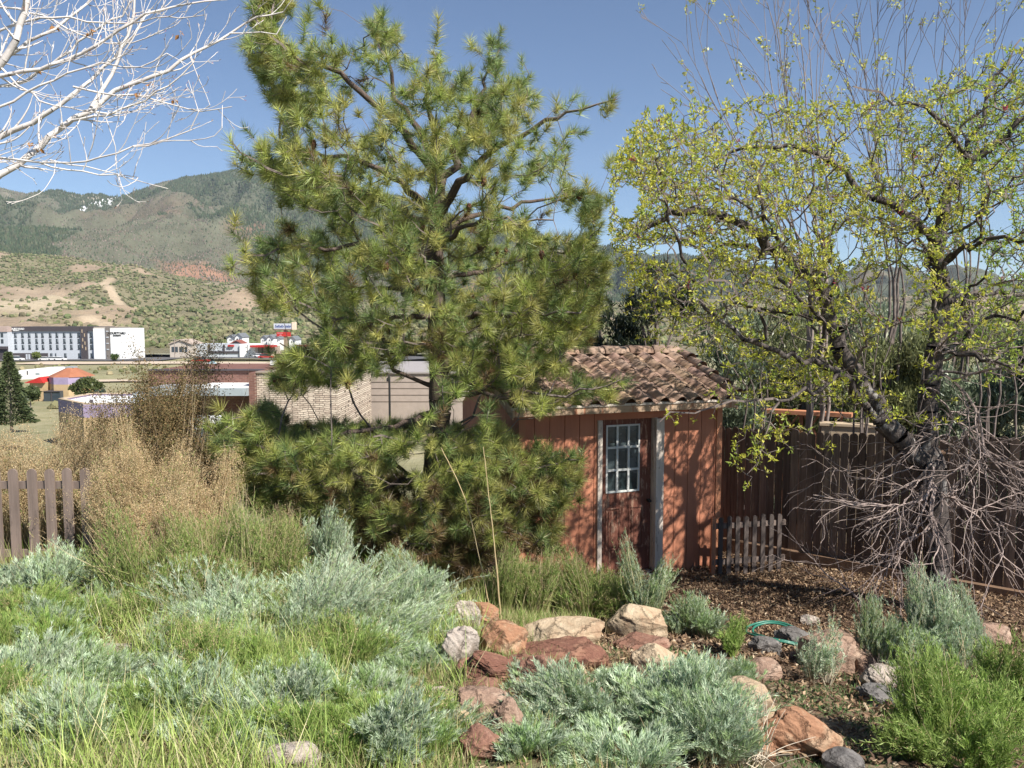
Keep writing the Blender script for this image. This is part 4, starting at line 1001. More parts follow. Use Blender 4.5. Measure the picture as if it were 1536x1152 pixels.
# stepping slabs on the left
def slab(pts, th, kind, label):
    P = [hit(*p) for p in pts]; zt = np.mean([p[2] for p in P])+.045; n = 40
    c = np.mean(P, 0); V = []; 
    Pc = np.array([p[:2] for p in P]); idx = np.linspace(0, len(P), n, endpoint=False)
    ring = np.array([Pc[int(t)]*(1-t % 1)+Pc[(int(t)+1) % len(P)]*(t % 1) for t in idx]); ring = c[:2]+(ring-c[:2])*(1+R.uniform(-.05, .05, (n, 1)))
    rings = [(1.0, -th), (1.02, -.02), (1.0, -.006), (.95, 0), (.5, .004)]
    for (s_, dz) in rings: V += [(*(c[:2]+(q-c[:2])*s_), zt+dz+R.uniform(-.004, .004)) for q in ring]
    V.append((c[0], c[1], zt)); Q = []; T = []
    for r_ in range(len(rings)-1): Q += [(r_*n+j, r_*n+(j+1) % n, (r_+1)*n+(j+1) % n, (r_+1)*n+j) for j in range(n)]
    T = [((len(rings)-1)*n+j, (len(rings)-1)*n+(j+1) % n, len(V)-1) for j in range(n)]
    tag(mk('stepping_stone', V, [np.array(Q), np.array(T)], RM[kind], None, None, False), label, 'paving stone', 'flat stepping stones')
slab([(110, 1000), (130, 984), (215, 984), (245, 1000), (190, 1012)], .09, 'white', 'pale stepping stone with broken edge below the green weeds')
slab([(50, 1125), (80, 1100), (150, 1088), (165, 1105), (120, 1135), (60, 1150)], .09, 'tan', 'sandy stepping stone in the lower left corner')
slab([(330, 1030), (410, 1020), (450, 1040), (380, 1060)], .07, 'red', 'reddish stepping stone showing through the central grass')
# garden hose
pts = []
for t in np.linspace(0, 2*pi*1.9, 120):
    pts.append((cos(t)*(.20+.01*t), sin(t)*(.20+.01*t)))
h0 = hit(1172, 966); pts = np.array(pts); P = np.stack([h0[0]+pts[:, 0], h0[1]+.1+pts[:, 1]*1.0, np.zeros(len(pts))], 1)
P[:, 2] = G(P[:, 0], P[:, 1])+.05+.09*np.clip(np.sin(np.linspace(0, 12, len(P))), 0, 1)
V, Q = segtubes(P[:-1], P[1:], np.full(len(P)-1, .011), np.full(len(P)-1, .011), 8)
tag(mk('garden_hose', V, Q, simple('green_hose', (.03, .17, .12), .4, .5), None, None, True), 'coiled dark green garden hose lying on the wood chips', 'hose')
# ------------------------------------------------------------ tree growing
def polyskel(px, step=.12, jit=.02, seed=0):
    """list of (x,y,z) -> finely sampled crooked polyline"""
    rg = np.random.default_rng(seed); out = []
    P = [np.asarray(p, float) for p in px]
    # Catmull-Rom
    Q = [2*P[0]-P[1]]+P+[2*P[-1]-P[-2]]
    for i in range(1, len(Q)-2):
        n = max(1, int(np.linalg.norm(Q[i+1]-Q[i])/step))
        for k in range(n):
            t = k/n; a, b, c, d = Q[i-1], Q[i], Q[i+1], Q[i+2]
            out.append(.5*((2*b)+(-a+c)*t+(2*a-5*b+4*c-d)*t*t+(-a+3*b-3*c+d)*t**3)+rg.normal(size=3)*jit*(len(out) > 0))
    out.append(P[-1]); return np.array(out)
class Tree:
    def __init__(s): s.P = []; s.par = []; s.path = []; s.rmin = []; s.main = []
    def limb(s, pts, root=None, r0=0, r1=0, step=.12, jit=.02, seed=0):
        S = polyskel(pts, step, jit, seed)
        if root is None and s.P:
            root = int(np.argmin(np.linalg.norm(np.array(s.P)-S[0], axis=1)))
        prev = -1 if root is None else root
        for k, p in enumerate(S):
            if k == 0 and prev >= 0: continue
            t = k/max(1, len(S)-1)
            s.P.append(p); s.par.append(prev); s.rmin.append(r0*(1-t)+r1*t); s.main.append(True)
            s.path.append(0 if prev < 0 else s.path[prev]+np.linalg.norm(p-s.P[prev])); prev = len(s.P)-1
        return prev
    def attach(s, T, bf=.35, maxseg=.22, curl=0.0, order=None, jit=.015, up=0.0):
        """hook every target point to the cheapest node, splitting long twigs"""
        T = np.asarray(T); root = s.P[0]
        cap = len(s.P)+len(T)*12; A = np.zeros((cap, 3)); pth = np.zeros(cap); n = len(s.P); A[:n] = s.P; pth[:n] = s.path
        skel = A[:n].copy(); d0 = np.array([np.min(np.linalg.norm(skel-t, axis=1)) for t in T])
        tips = []
        for ti in np.argsort(d0):
            t = T[ti]; d = np.linalg.norm(A[:n]-t, axis=1); cost = d+bf*pth[:n]
            if up: cost = cost+up*np.maximum(0, A[:n, 2]-t[2])
            j = int(np.argmin(cost)); L = d[j]; k = max(1, int(math.ceil(L/maxseg))); prev = j; a = A[j].copy()
            off = R.normal(size=3)*L*.08; off[2] += curl*L
            for q in range(1, k+1):
                f = q/k; p = a*(1-f)+t*f+off*math.sin(pi*f)*(1 if k > 1 else 0)+(R.normal(size=3)*jit if q < k else 0)
                if n >= cap: break
                A[n] = p; pth[n] = pth[prev]+L/k; s.P.append(p); s.par.append(prev); s.path.append(pth[n]); s.rmin.append(0); s.main.append(False); prev = n; n += 1
            tips.append((ti, prev))
        return tips
    def radii(s, tip=.004, exp=2.3, cap=None):
        n = len(s.P); w = np.zeros(n); par = np.array(s.par); has = np.zeros(n, bool); has[par[par >= 0]] = True
        w[~has] = tip**exp
        for i in range(n-1, -1, -1):
            if par[i] >= 0: w[par[i]] += w[i]
        r = w**(1/exp); s.r = np.maximum(r, np.array(s.rmin)); 
        if cap: s.r = np.minimum(s.r, cap)
        return s.r
    def build(s, thr, name_main, name_twig, mat, parent, origin, mat2=None, sides=8):
        P = np.array(s.P)-origin; par = np.array(s.par); i = np.where(par >= 0)[0]; r = s.r
        for big, nm, sd in ((True, name_main, sides), (False, name_twig, 3)):
            k = i[(r[i] >= thr) == big]
            if not len(k): continue
            ra = np.minimum(r[par[k]], r[k]*1.35); A = P[par[k]]; B = P[k]; B2 = B+(B-A)*.04
            V, Q = segtubes(A, B2, ra, r[k], sd); mk(nm, V, Q, mat if big else (mat2 or mat), parent, None, big)
def inside_gaps(px, py, gaps): 
    m = np.zeros(len(px), bool)
    for (cx, cy, rx, ry) in gaps: m |= ((px-cx)/rx)**2+((py-cy)/ry)**2 < 1
    return m
def proj(P):
    P = np.asarray(P); d = P[:, 1]*CP-(P[:, 2]-CZ)*SP; yv = P[:, 1]*SP+(P[:, 2]-CZ)*CP
    return 768+F*P[:, 0]/d, 576-F*yv/d

# ------------------------------------------------------------ the big pine
def pine():
    Y0 = 8.9; base = at(650, 905, Y0); base[2] = float(G(base[0], Y0))-.05
    e = empty('pine_tree', tuple(base), label='large bushy long needled pine filling the middle of the garden before the shed', cat='tree')
    T = Tree(); A = lambda px, py, dy=0: at(px, py, Y0+dy)
    T.limb([base, A(648, 780), A(654, 680), A(660, 600), A(657, 500), A(652, 400), A(655, 330), A(656, 280)], r0=.15, r1=.085, jit=.006)
    LM = [  # main limbs: pixel path with depth offsets
     [(656, 285, 0), (625, 215, -.2), (575, 170, -.4), (510, 110, -.6), (450, 95, -.7), (400, 50, -.8), (378, 10, -.9)],
     [(656, 280, 0), (640, 215, .1), (600, 150, .2), (575, 90, .2), (565, 40, .2)],
     [(657, 280, 0), (655, 210, -.4), (640, 150, -.6), (655, 80, -.8)],
     [(658, 290, 0), (690, 220, .3), (720, 150, .5), (752, 70, .6)],
     [(658, 320, 0), (710, 250, -.4), (780, 200, -.6), (850, 170, -.8), (920, 150, -.8)],
     [(657, 330, 0), (600, 270, .5), (520, 235, .8), (440, 230, .9), (390, 250, .8)],
     [(656, 340, 0), (590, 310, -.6), (500, 270, -.9), (420, 265, -1), (350, 215, -1.1)],
     [(655, 350, 0), (720, 320, .4), (800, 300, .7), (880, 290, .8), (915, 300, .8)],
     [(655, 370, 0), (700, 340, -.8), (770, 330, -1.2), (830, 330, -1.3)],
     [(654, 400, 0), (560, 375, -.5), (470, 370, -.8), (400, 380, -.9), (350, 400, -1)],
     [(654, 420, 0), (740, 400, .5), (830, 380, .8), (900, 380, .9)],
     [(654, 430, 0), (650, 400, -.8), (630, 380, -1.4)],
     [(655, 450, 0), (560, 430, .8), (480, 440, 1.1), (420, 430, 1.2)],
     [(655, 470, 0), (590, 480, -.8), (520, 480, -1.2), (440, 450, -1.5)],
     [(656, 480, 0), (730, 475, -.7), (800, 470, -1), (870, 470, -1.2)],
     [(657, 520, 0), (600, 530, .2), (530, 540, .1), (470, 535, -.3), (420, 515, -.5)],
     [(657, 520, 0), (720, 520, .6), (790, 520, .8), (860, 500, .9)],
     [(658, 600, 0), (730, 590, -.7), (800, 590, -1), (870, 585, -1.1), (930, 570, -1.2)],
     [(658, 620, 0), (590, 640, -.5), (520, 650, -.8), (430, 680, -1), (340, 640, -1)],
     [(658, 640, 0), (560, 640, .8), (460, 640, 1.3), (360, 640, 1.5)],
     [(657, 650, 0), (650, 650, -.8), (600, 660, -1.3), (560, 655, -1.5)],
     [(656, 690, 0), (740, 690, -.5), (800, 700, -.8), (870, 690, -1)],
     [(655, 720, 0), (560, 730, -.3), (460, 740, -.6), (380, 710, -.9)],
     [(654, 740, 0), (740, 750, .2), (820, 760, -.2), (860, 745, -.4)],
     [(652, 780, 0), (580, 790, -.6), (520, 800, -.9)],
     [(652, 790, 0), (710, 800, -.6), (780, 800, -.8)],
     [(652, 800, 0), (640, 810, -.8), (650, 820, -1.2)]]
    for k, L in enumerate(LM): T.limb([A(*q) for q in L], r0=.034 if k > 5 else .05, r1=.008, jit=.022, seed=k)
    # crown volume from its outline
    oy = [-20, 0, 15, 30, 50, 80, 110, 150, 190, 220, 250, 290, 320, 350, 400, 440, 480, 520, 560, 600, 640, 700, 760, 800, 840, 870]
    ol = [362, 362, 365, 370, 374, 384, 392, 412, 436, 400, 372, 420, 440, 395, 375, 390, 400, 405, 420, 400, 320, 340, 380, 470, 540, 590]
    orr = [395, 420, 590, 590, 775, 785, 800, 830, 870, 915, 915, 905, 900, 895, 905, 905, 895, 890, 880, 925, 800, 870, 865, 860, 800, 740]
    cents = []; n = 0
    gaps = [(450, 40, 38, 30), (520, 30, 20, 40), (660, 20, 70, 45), (710, 60, 22, 28), (690, 5, 60, 40), (610, 280, 42, 14), (790, 300, 45, 16), (840, 340, 45, 15), (870, 240, 18, 26), (570, 600, 95, 32), (470, 605, 55, 30), (350, 440, 20, 28), (465, 330, 26, 20), (430, 490, 34, 34), (350, 560, 60, 50), (890, 640, 60, 50), (815, 640, 60, 22), (700, 615, 28, 26), (880, 540, 40, 20),
            (830, 570, 30, 12), (760, 620, 26, 16), (620, 692, 32, 20), (860, 340, 26, 14), (350, 320, 50, 60), (850, 120, 45, 50), (900, 190, 22, 22), (800, 60, 60, 60), (400, 330, 30, 30), (780, 850, 60, 30), (620, 560, 28, 26), (880, 800, 40, 70)]
    while n < 6000:
        py = R.uniform(-25, 870, 6000); l = np.interp(py, oy, ol); r_ = np.interp(py, oy, orr); px = l+(r_-l)*R.uniform(0, 1, 6000)
        mid = 655.; rx = np.where(px < mid, mid-l, r_-mid); q = np.clip(np.abs(px-mid)/np.maximum(rx, 1), 0, 1)
        hd = np.interp(py, [-20, 100, 300, 600, 870], [.5, 1.3, 1.9, 1.75, 1.2])*np.sqrt(1-q*q*.85)
        dy = R.uniform(-1, 1, 6000)*hd
        P = np.stack([(px-768)/F*Y0, Y0+dy, np.zeros(6000)], 1); a_, b_ = ray(px, py); P[:, 0] = a_*Y0+0*dy; P[:, 2] = CZ+b_*Y0
        P[:, 2] += 0
        # layered pads: keep where a banded noise is high
        nz = fbm(P[:, 0]*1.7+dy*.9, P[:, 2]*3.0+dy*.5, 21, 3)-.05*(px > 790)*(py < 560)
        ppx, ppy = proj(P)
        ok = (nz > np.interp(py, [0, 560, 640], [.455, .44, .20])) & ~inside_gaps(ppx, ppy, gaps) & ~inside_gaps(px, py, gaps)
        # favour the outer shell
        sh = np.sqrt((q)**2*.8+(np.abs(dy)/np.maximum(hd, .1))**2*.8); ok &= R.uniform(0, 1, 6000) < np.clip(sh*1.1, .3, 1)*np.interp(py, [0, 600, 650, 870], [.5, .5, 1, 1])
        # everything ends before the shed front on the right
        ok &= ~((P[:, 0] > .0) & (P[:, 2] < 2.3) & (P[:, 1] > 9.2))
        ok &= (P[:, 2] > G(P[:, 0], P[:, 1])+.12)
        ok &= ppx < np.interp(ppy, oy, orr)+12; ok &= ppx > np.interp(ppy, oy, ol)-12
        cents.append(P[ok]); n += ok.sum()
    C_ = np.concatenate(cents)[:6000]
    # named sprigs standing clear of the outline
    SP_ = [(378, 5, -.9), (395, 40, -.8), (372, 60, -.9), (460, 25, -.5), (455, 60, -.5), (568, 20, .2), (560, 45, .1), (575, 60, .2), (655, 55, -.6), (650, 80, -.6), (705, 62, .3), (752, 45, .6), (755, 70, .6), (745, 95, .5), (795, 115, .2), (835, 152, -.6), (875, 160, -.8), (918, 145, -.9), (915, 165, -.9), (345, 210, -1.1), (365, 235, -1.1), (390, 222, -1), (420, 220, -1), (372, 260, -1.), (350, 350, -1), (365, 375, -1), (345, 390, -1), (380, 410, -1), (430, 370, -.9), (405, 430, -1.4), (425, 455, -1.5), (475, 450, -1.5), (490, 470, -1.4), (375, 620, -1.1), (340, 630, -1.2), (310, 640, -1.), (330, 660, -1), (395, 640, -1.1), (930, 575, -1.2), (910, 590, -1.2), (900, 575, -1.1), (870, 690, -1), (860, 680, -1), (840, 700, -1), (870, 750, -.6), (915, 240, .8), (912, 300, .8)]
    S_ = np.array([A(*q) for q in SP_]); S_ = np.concatenate([S_, S_+R.normal(size=S_.shape)*.07])
    C_ = np.concatenate([C_, S_])
    n0 = len(T.P); tips = T.attach(C_, .28, .2, -.04, up=.25)
    T.radii(.0032, 2.5, .13)
    T.build(.016, 'trunk', 'twigs', M['bark'], e, base, M['shadebark'])
    P = np.array(T.P); idx = np.array([t[1] for t in sorted(tips)]); par = np.array(T.par)
    tip = P[idx]; dirp = nrm(tip-P[par[idx]])
    out = tip-np.array([base[0], Y0, 0]); out[:, 2] = 0; out = nrm(out)
    hh = (tip[:, 2]-1)/5
    D = nrm(dirp*.8+out*.35+np.array([0, 0, .55])+R.normal(size=tip.shape)*.35)
    # shoots
    v = VB(); m = 120; n = len(tip)
    SL = R.uniform(.05, .22, n)
    t = R.uniform(0, 1, (n, m)); Pn = (tip-D*(SL*.9)[:, None])[:, None]+D[:, None]*(t*(SL*1.0)[:, None])[..., None]
    a, b = perp(D); ph = R.uniform(0, 2*pi, (n, m)); side = a[:, None]*np.cos(ph)[..., None]+b[:, None]*np.sin(ph)[..., None]
    ang = np.radians(np.clip(78-48*t+R.normal(0, 9, (n, m)), 6, 110)); Dn = D[:, None]*np.cos(ang)[..., None]+side*np.sin(ang)[..., None]
    Dn = Dn+np.array([0, 0, -.06])
    base_c = pal([(.30, .37, .10), (.38, .42, .11), (.21, .29, .10), (.43, .42, .13)], n, .2)*(1-.42*np.clip((2.2-tip[:, 2:3])/1.6, 0, 1))  # lower skirt tinted darker by height, its shade put into the needle colour
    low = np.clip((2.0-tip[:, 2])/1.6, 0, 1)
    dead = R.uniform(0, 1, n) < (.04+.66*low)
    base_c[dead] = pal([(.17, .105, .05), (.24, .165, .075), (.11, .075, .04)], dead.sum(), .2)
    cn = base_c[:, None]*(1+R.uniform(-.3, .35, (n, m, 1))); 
    yl = R.uniform(0, 1, (n, m)) < .10; cn[yl] = np.array([.34, .30, .13])*R.uniform(.7, 1.2, (yl.sum(), 1))
    LN = R.uniform(.10, .16, (n, m))*R.uniform(.68, 1.12, (n, 1))
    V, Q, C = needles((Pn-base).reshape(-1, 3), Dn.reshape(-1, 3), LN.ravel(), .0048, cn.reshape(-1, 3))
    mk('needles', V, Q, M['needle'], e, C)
    # buds and cones
    k = R.choice(n-120, 110, replace=False); k = k[tip[k, 2] > 2.6][:70]
    T_, TF_ = blob_template(6, 8)
    for j, q in enumerate(k):
        W = T_*np.array([.026, .026, .042]); W = W*(1+.22*((np.arange(len(W)) % 2)[:, None])); 
        mk('pine_cone', W+(tip[q]-D[q]*.04-base), TF_, M['cone'], e)
    for (p0, p1, dp) in (((578, 640), (650, 665), -.3), ((715, 630), (660, 650), -.3)): pass
M['cone'] = rough_mat('pine_cone_scales', (.17, .08, .045), (.08, .04, .028), 60, 4, .8, .8, 90)
pine()

# ------------------------------------------------------------ flowering fruit tree on the right
def fruit_tree():
    Y0 = 8.75; base = at(1412, 905, Y0); base[2] = float(G(base[0], Y0))-.05
    e = empty('crab_apple_tree', tuple(base), label='gnarled crab apple tree with dark forked trunk and fresh yellow green leaves at the right', cat='tree')
    T = Tree(); A = lambda px, py, dy=0: at(px, py, Y0+dy)
    T.limb([base, A(1405, 830), A(1400, 740), A(1395, 690)], r0=.17, r1=.15, jit=.008)
    T.limb([A(1395, 690), A(1392, 600), A(1405, 520), A(1412, 450), A(1404, 365)], r0=.115, r1=.085, jit=.01, seed=2)
    LM = [([(1395, 700, 0), (1345, 650, -.05), (1305, 600, .0), (1275, 545, .1), (1245, 480, .2), (1222, 415, .2), (1180, 385, .1), (1130, 345, 0), (1080, 325, -.1), (1020, 315, -.2), (960, 345, -.3)],   .125, .022),
      ([(1330, 640, 0), (1288, 600, -.4), (1262, 560, -.6), (1210, 540, -.8), (1150, 520, -1), (1080, 480, -1.1)], .05, .01),
      ([(1222, 405, .2), (1160, 380, .5), (1095, 365, .6), (1040, 395, .8), (980, 430, .9)], .04, .01),
      ([(1404, 365, 0), (1360, 320, -.2), (1310, 300, -.3), (1260, 250, -.2), (1200, 220, -.1), (1120, 225, 0), (1050, 240, .1)], .05, .01),
      ([(1404, 360, 0), (1430, 280, .1), (1460, 240, .1), (1500, 215, 0), (1560, 160, -.1)], .075, .025),
      ([(1430, 285, .1), (1470, 180, .4), (1490, 120, .5), (1530, 60, .6)], .035, .01),
      ([(1450, 240, .1), (1400, 170, -.4), (1330, 150, -.5), (1280, 130, -.6)], .03, .01),
      ([(1410, 400, 0), (1460, 370, -.6), (1530, 360, -1), (1600, 380, -1.2)], .035, .01),
      ([(1412, 450, 0), (1480, 440, .5), (1560, 450, .8)], .035, .01),
      ([(1405, 520, 0), (1470, 540, -.7), (1540, 560, -1.1)], .03, .01),
      ([(1180, 385, .1), (1150, 330, -.3), (1140, 280, -.5), (1160, 210, -.6)], .03, .008),
      ([(1245, 480, .2), (1190, 470, .7), (1110, 460, 1.2), (1040, 470, 1.5)], .03, .008),
      ([(1262, 560, -.6), (1220, 590, -1), (1170, 600, -1.3), (1100, 605, -1.5), (1030, 620, -1.6), (990, 632, -1.6)], .022, .006),
      ([(1170, 600, -1.3), (1150, 640, -1.5), (1135, 690, -1.6), (1120, 712, -1.6)], .01, .004)]
    for k, (L, a, b) in enumerate(LM): T.limb([A(*q) for q in L], r0=a, r1=b, jit=.028, seed=40+k)
    ox = [915, 930, 960, 1000, 1050, 1100, 1150, 1200, 1250, 1300, 1350, 1400, 1450, 1500, 1536, 1650]
    ot = [260, 215, 185, 165, 160, 165, 160, 155, 165, 170, 160, 130, 110, 70, 50, 40]
    ob = [330, 430, 500, 520, 560, 620, 600, 600, 610, 620, 600, 560, 560, 560, 570, 600]
    gaps = [(1200, 330, 22, 20), (1290, 220, 26, 26), (1340, 240, 18, 30), (1450, 400, 30, 26), (1340, 440, 30, 40), (1270, 370, 20, 26), (1500, 330, 20, 30), (1350, 520, 40, 34), (1100, 200, 20, 12), (1000, 380, 50, 14), (940, 300, 20, 30), (1460, 150, 26, 14), (1440, 560, 40, 40), (1180, 510, 30, 14)]
    cents = []; n = 0; NT = 10500
    while n < NT:
        px = R.uniform(915, 1640, 8000); t = np.interp(px, ox, ot); bt = np.interp(px, ox, ob); py = t+(bt-t)*R.uniform(0, 1, 8000)**.85
        dy = R.uniform(-2.0, 1.7, 8000)
        a_, b_ = ray(px, py); P = np.stack([a_*Y0, Y0+dy, CZ+b_*Y0], 1)
        ppx, ppy = proj(P); nz = fbm(P[:, 0]*2.0+dy*1.1, P[:, 2]*2.6-dy, 91, 3)
        dens = np.interp(py, [100, 300, 450, 600], [1, 1, .55, .3])
        ok = (nz > .47) & ~inside_gaps(ppx, ppy, gaps) & (R.uniform(0, 1, 8000) < dens) & (ppx > np.interp(ppy, [150, 250, 400, 520, 650], [960, 915, 915, 960, 1050])) & (ppy > np.interp(ppx, ox, ot)-15)
        ok &= ~((P[:, 2] < 2.9) & (P[:, 0] < 2.9) & (P[:, 1] > 9.0))
        cents.append(P[ok]); n += ok.sum()
    C_ = np.concatenate(cents)[:NT]
    ex = []
    for (q0, q1, k, sp) in (((1260, 555, -.7), (990, 632, -1.6), 40, .06), ((1150, 620, -1.4), (1122, 712, -1.6), 40, .10), ((1230, 660, -.8), (1245, 672, -.8), 5, .03), ((1260, 560, -.6), (1120, 600, -1.2), 50, .12), ((1300, 620, -.2), (1250, 560, -.4), 30, .12), ((1110, 690, -1.6), (1215, 640, -1.5), 26, .07)):
        for j in range(k): tt = R.uniform(); ex.append(A(*q0)*(1-tt)+A(*q1)*tt+R.normal(size=3)*sp)
    C_ = np.concatenate([C_, np.array(ex)]); T.attach(C_, .22, .13, .0, jit=.02)
    T.radii(.0026, 2.5, .15)
    T.build(.013, 'trunk', 'twigs', M['darkbark'], e, base, M['shadebark'])
    P = np.array(T.P); par = np.array(T.par); main = np.array(T.main); r = T.r
    c = np.where((~main) & (r < .006) & (par >= 0))[0]; c = c[R.uniform(0, 1, len(c)) < np.where(np.isin(c, par), .5, 1.0)]
    c = c[P[c, 2] > 1.6]
    n = len(c); m = 8
    D0 = nrm(P[c]-P[par[c]]+1e-6)
    D = nrm(D0[:, None]*.5+R.normal(size=(n, m, 3))*.75+np.array([0, 0, .35]))
    Pn = P[c][:, None]-base+R.normal(size=(n, m, 3))*.012
    ht = np.clip((P[c, 2]-3.0)/2.5, 0, 1)[:, None]
    cc = pal([(.54, .54, .07), (.46, .49, .065), (.60, .57, .12), (.34, .42, .08)], n, .2)
    g = P[c, 0] > 4.6; cc[g] = cc[g]*np.array([.7, .88, .95])
    pk = R.uniform(0, 1, n) < .006; cc[pk] = (.35, .07, .10)
    V, Q, C = leaves(Pn.reshape(-1, 3), D.reshape(-1, 3), R.uniform(.024, .056, n*m), .0175, np.repeat(cc, m, 0)*(1+R.uniform(-.2, .25, (n*m, 1))), .15)
    mk('leaves', V, Q, M['leaf'], e, C)
    # dead drooping lower branches
    seg = [[], [], [], []]
    def grow(p, d, L, r, dep, droop):
        k = max(3, int(L/.07)); 
        for i in range(k):
            d = nrm(d+R.normal(size=3)*.17+np.array([0, 0, -droop*.08])); q = p+d*L/k; r2 = r*(1-.75*(i+1)/k)+.0012
            if q[2] < float(G(q[0], q[1]))+.02: return
            seg[0].append(p-base); seg[1].append(q-base); seg[2].append(max(r*1.0*(1-.75*i/k), .0018)); seg[3].append(r2*1.0)
            if dep > 0 and R.uniform() < (.30 if dep > 1 else .26): grow(q, nrm(d*.9+rdir(1)[0]*.72), L*R.uniform(.32, .62), r2*.7, dep-1, droop*.7)
            p = q
    for (px, py, dy, tx, ty, tdy, L, r) in [(1410, 640, -.1, 1330, 720, -.6, 1.0, .012), (1405, 690, -.1, 1290, 830, -.8, 1.2, .014), (1400, 690, -.1, 1370, 860, -.6, 1.4, .020), (1400, 700, 0, 1440, 870, -.7, 1.4, .018), (1410, 700, 0, 1520, 850, -.9, 1.5, .016),
            (1410, 660, 0, 1540, 760, -.9, 1.4, .014), (1410, 560, 0, 1540, 640, -1, 1.3, .016), (1410, 540, 0, 1540, 580, -.8, 1.2, .014), (1405, 720, -.1, 1300, 640, -.8, .9, .010), (1400, 700, 0, 1250, 740, -.5, 1.0, .010), (1400, 780, 0, 1330, 880, -.7, .9, .012), (1405, 790, 0, 1490, 900, -.6, 1.0, .014), (1410, 600, .1, 1480, 700, .3, 1., .010), (1420, 620, -.1, 1500, 700, -1.2, 1.2, .012), (1400, 740, -.1, 1230, 800, -.9, 1., .010), (1410, 740, 0, 1560, 800, -.4, 1.2, .012), (1400, 720, -.1, 1400, 880, -1.1, 1.2, .014), (1410, 730, -.1, 1460, 900, -1.2, 1.2, .014), (1410, 590, -.1, 1340, 560, -.9, .8, .008), (1420, 680, -.2, 1540, 700, -1.1, 1.2, .010)]:
        p = A(px, py, dy); q = A(tx, ty, tdy); grow(p, nrm(q-p), L*1.3, r, 3, .42)
    V, Q = segtubes(*[np.array(s_) for s_ in seg], 4); mk('dead_branches', V, Q, M['drytwig'], e)
fruit_tree()

# ------------------------------------------------------------ recursive bare growth
def bare(segs, p, d, L, r, dep, up=.1, wob=.09, rate=.5, ang=.6, ratio=(.35, .65), tips=None, rmin=.0015, org=0, step=.12, noend=False):
    k = max(3, int(L/step))
    for i in range(k):
        d = nrm(d+R.normal(size=3)*wob+np.array([0, 0, up])); q = p+d*L/k
        r1 = max(r*(1-.8*i/k), rmin); r2 = max(r*(1-.8*(i+1)/k), rmin)
        segs[0].append(p-org); segs[1].append(q-org); segs[2].append(r1); segs[3].append(r2)
        if dep > 0 and i > 0 and R.uniform() < rate:
            a, b = perp(d[None]); t = R.uniform(0, 2*pi); s_ = a[0]*cos(t)+b[0]*sin(t)
            bare(segs, q, nrm(d*cos(ang)+s_*sin(ang)), L*(1-i/k*.5)*R.uniform(*ratio), r2*.62, dep-1, up, wob, rate, ang, ratio, tips, rmin, org, step)
        p = q
        if tips is not None and dep <= 1 and i >= k//3: tips.append((p, d))
def bare_tree(name, label, px, Y, base_py, stems, rb, bark, budcol=None, nb=1, group=None, bud=.03, prob=.6, rate=.42, dep=3, rmin=.003, lab='tree'):
    b0 = at(px, base_py, Y); b0[2] = float(G(b0[0], Y)) if Y < 16 else float(GV(b0[0], Y))
    e = empty(name, tuple(b0), label=label, cat=lab, group=group); S = [[], [], [], []]; tips = []
    for (fx, fy, tx, ty, dy) in stems:
        q0 = at(fx, fy, Y+dy*.2); q1 = at(tx, ty, Y+dy); mid = (b0+q0)/2+R.normal(size=3)*.06
        b1 = b0+(q0-b0)*[.75, .75, 0]; mid = (b1+q0)/2+R.normal(size=3)*.08; A = polyskel([b1, mid, q0], .3, .02)
        for i in range(len(A)-1): S[0].append(A[i]-b0); S[1].append(A[i+1]-b0); S[2].append(rb*(1-.3*i/len(A))); S[3].append(rb*(1-.3*(i+1)/len(A)))
        L = np.linalg.norm(q1-q0); bare(S, q0, nrm(q1-q0), L, rb*.5, dep, .012, .035, rate, .42, (.25, .5), tips, rmin, b0, .22)
    V, Q = segtubes(*[np.array(s) for s in S], 5); mk('branches', V, Q, bark, e, None, True)
    if budcol:
        P = np.array([t[0] for t in tips])-b0; k = R.uniform(0, 1, len(P)) < prob; P = P[k]; n = len(P); m = 9*nb
        Pn = (P[:, None]+R.normal(size=(n, m, 3))*bud*.45).reshape(-1, 3)
        V, Q, C = leaves(Pn, rdir(n*m)+[0, 0, .2], R.uniform(bud*.5, bud*1.1, n*m), bud*.5, pal(budcol, n*m, .25)); mk('leaves', V, Q, M['leaf'], e, C)  # this mesh is the bud clusters at the twig ends
    return e
YB = [(.50, .50, .13), (.44, .46, .10), (.56, .54, .20)]
bare_tree('elm_tree', 'bare pale stemmed tree with yellow bud clusters fanning up behind the crab apple', 1235, 13.5, 600,
  [(1215, 420, 1085, 20, .4), (1225, 400, 1130, -40, -.3), (1230, 380, 1170, -60, .2), (1240, 400, 1205, -30, .6), (1215, 380, 1000, 60, -.2), (1210, 400, 985, 90, .5), (1235, 380, 1235, 60, -.5), (1220, 420, 1060, 110, -.8), (1240, 400, 1150, -70, .8)], .036, M['greybark'], YB, bud=.075, prob=.22, rmin=.0045)
bare_tree('elm_tree', 'slender bare tree with few buds rising behind the right hand crab apple limb', 1345, 14.5, 600,
  [(1340, 420, 1290, 10, .3), (1345, 400, 1345, -50, 0), (1350, 400, 1380, -20, .5), (1335, 420, 1260, 90, -.4), (1355, 430, 1310, -60, -.6)], .034, M['shadebark'], YB, bud=.06, prob=.3, rmin=.0045)
bare_tree('elm_tree', 'bare upright tree with thin twigs at the right edge of the sky', 1450, 15.0, 600,
  [(1450, 420, 1430, 0, 0), (1455, 420, 1480, -40, .5), (1440, 440, 1400, 60, -.5), (1460, 440, 1520, 0, .3)], .034, M['shadebark'], YB, bud=.06, prob=.3, rmin=.0045)
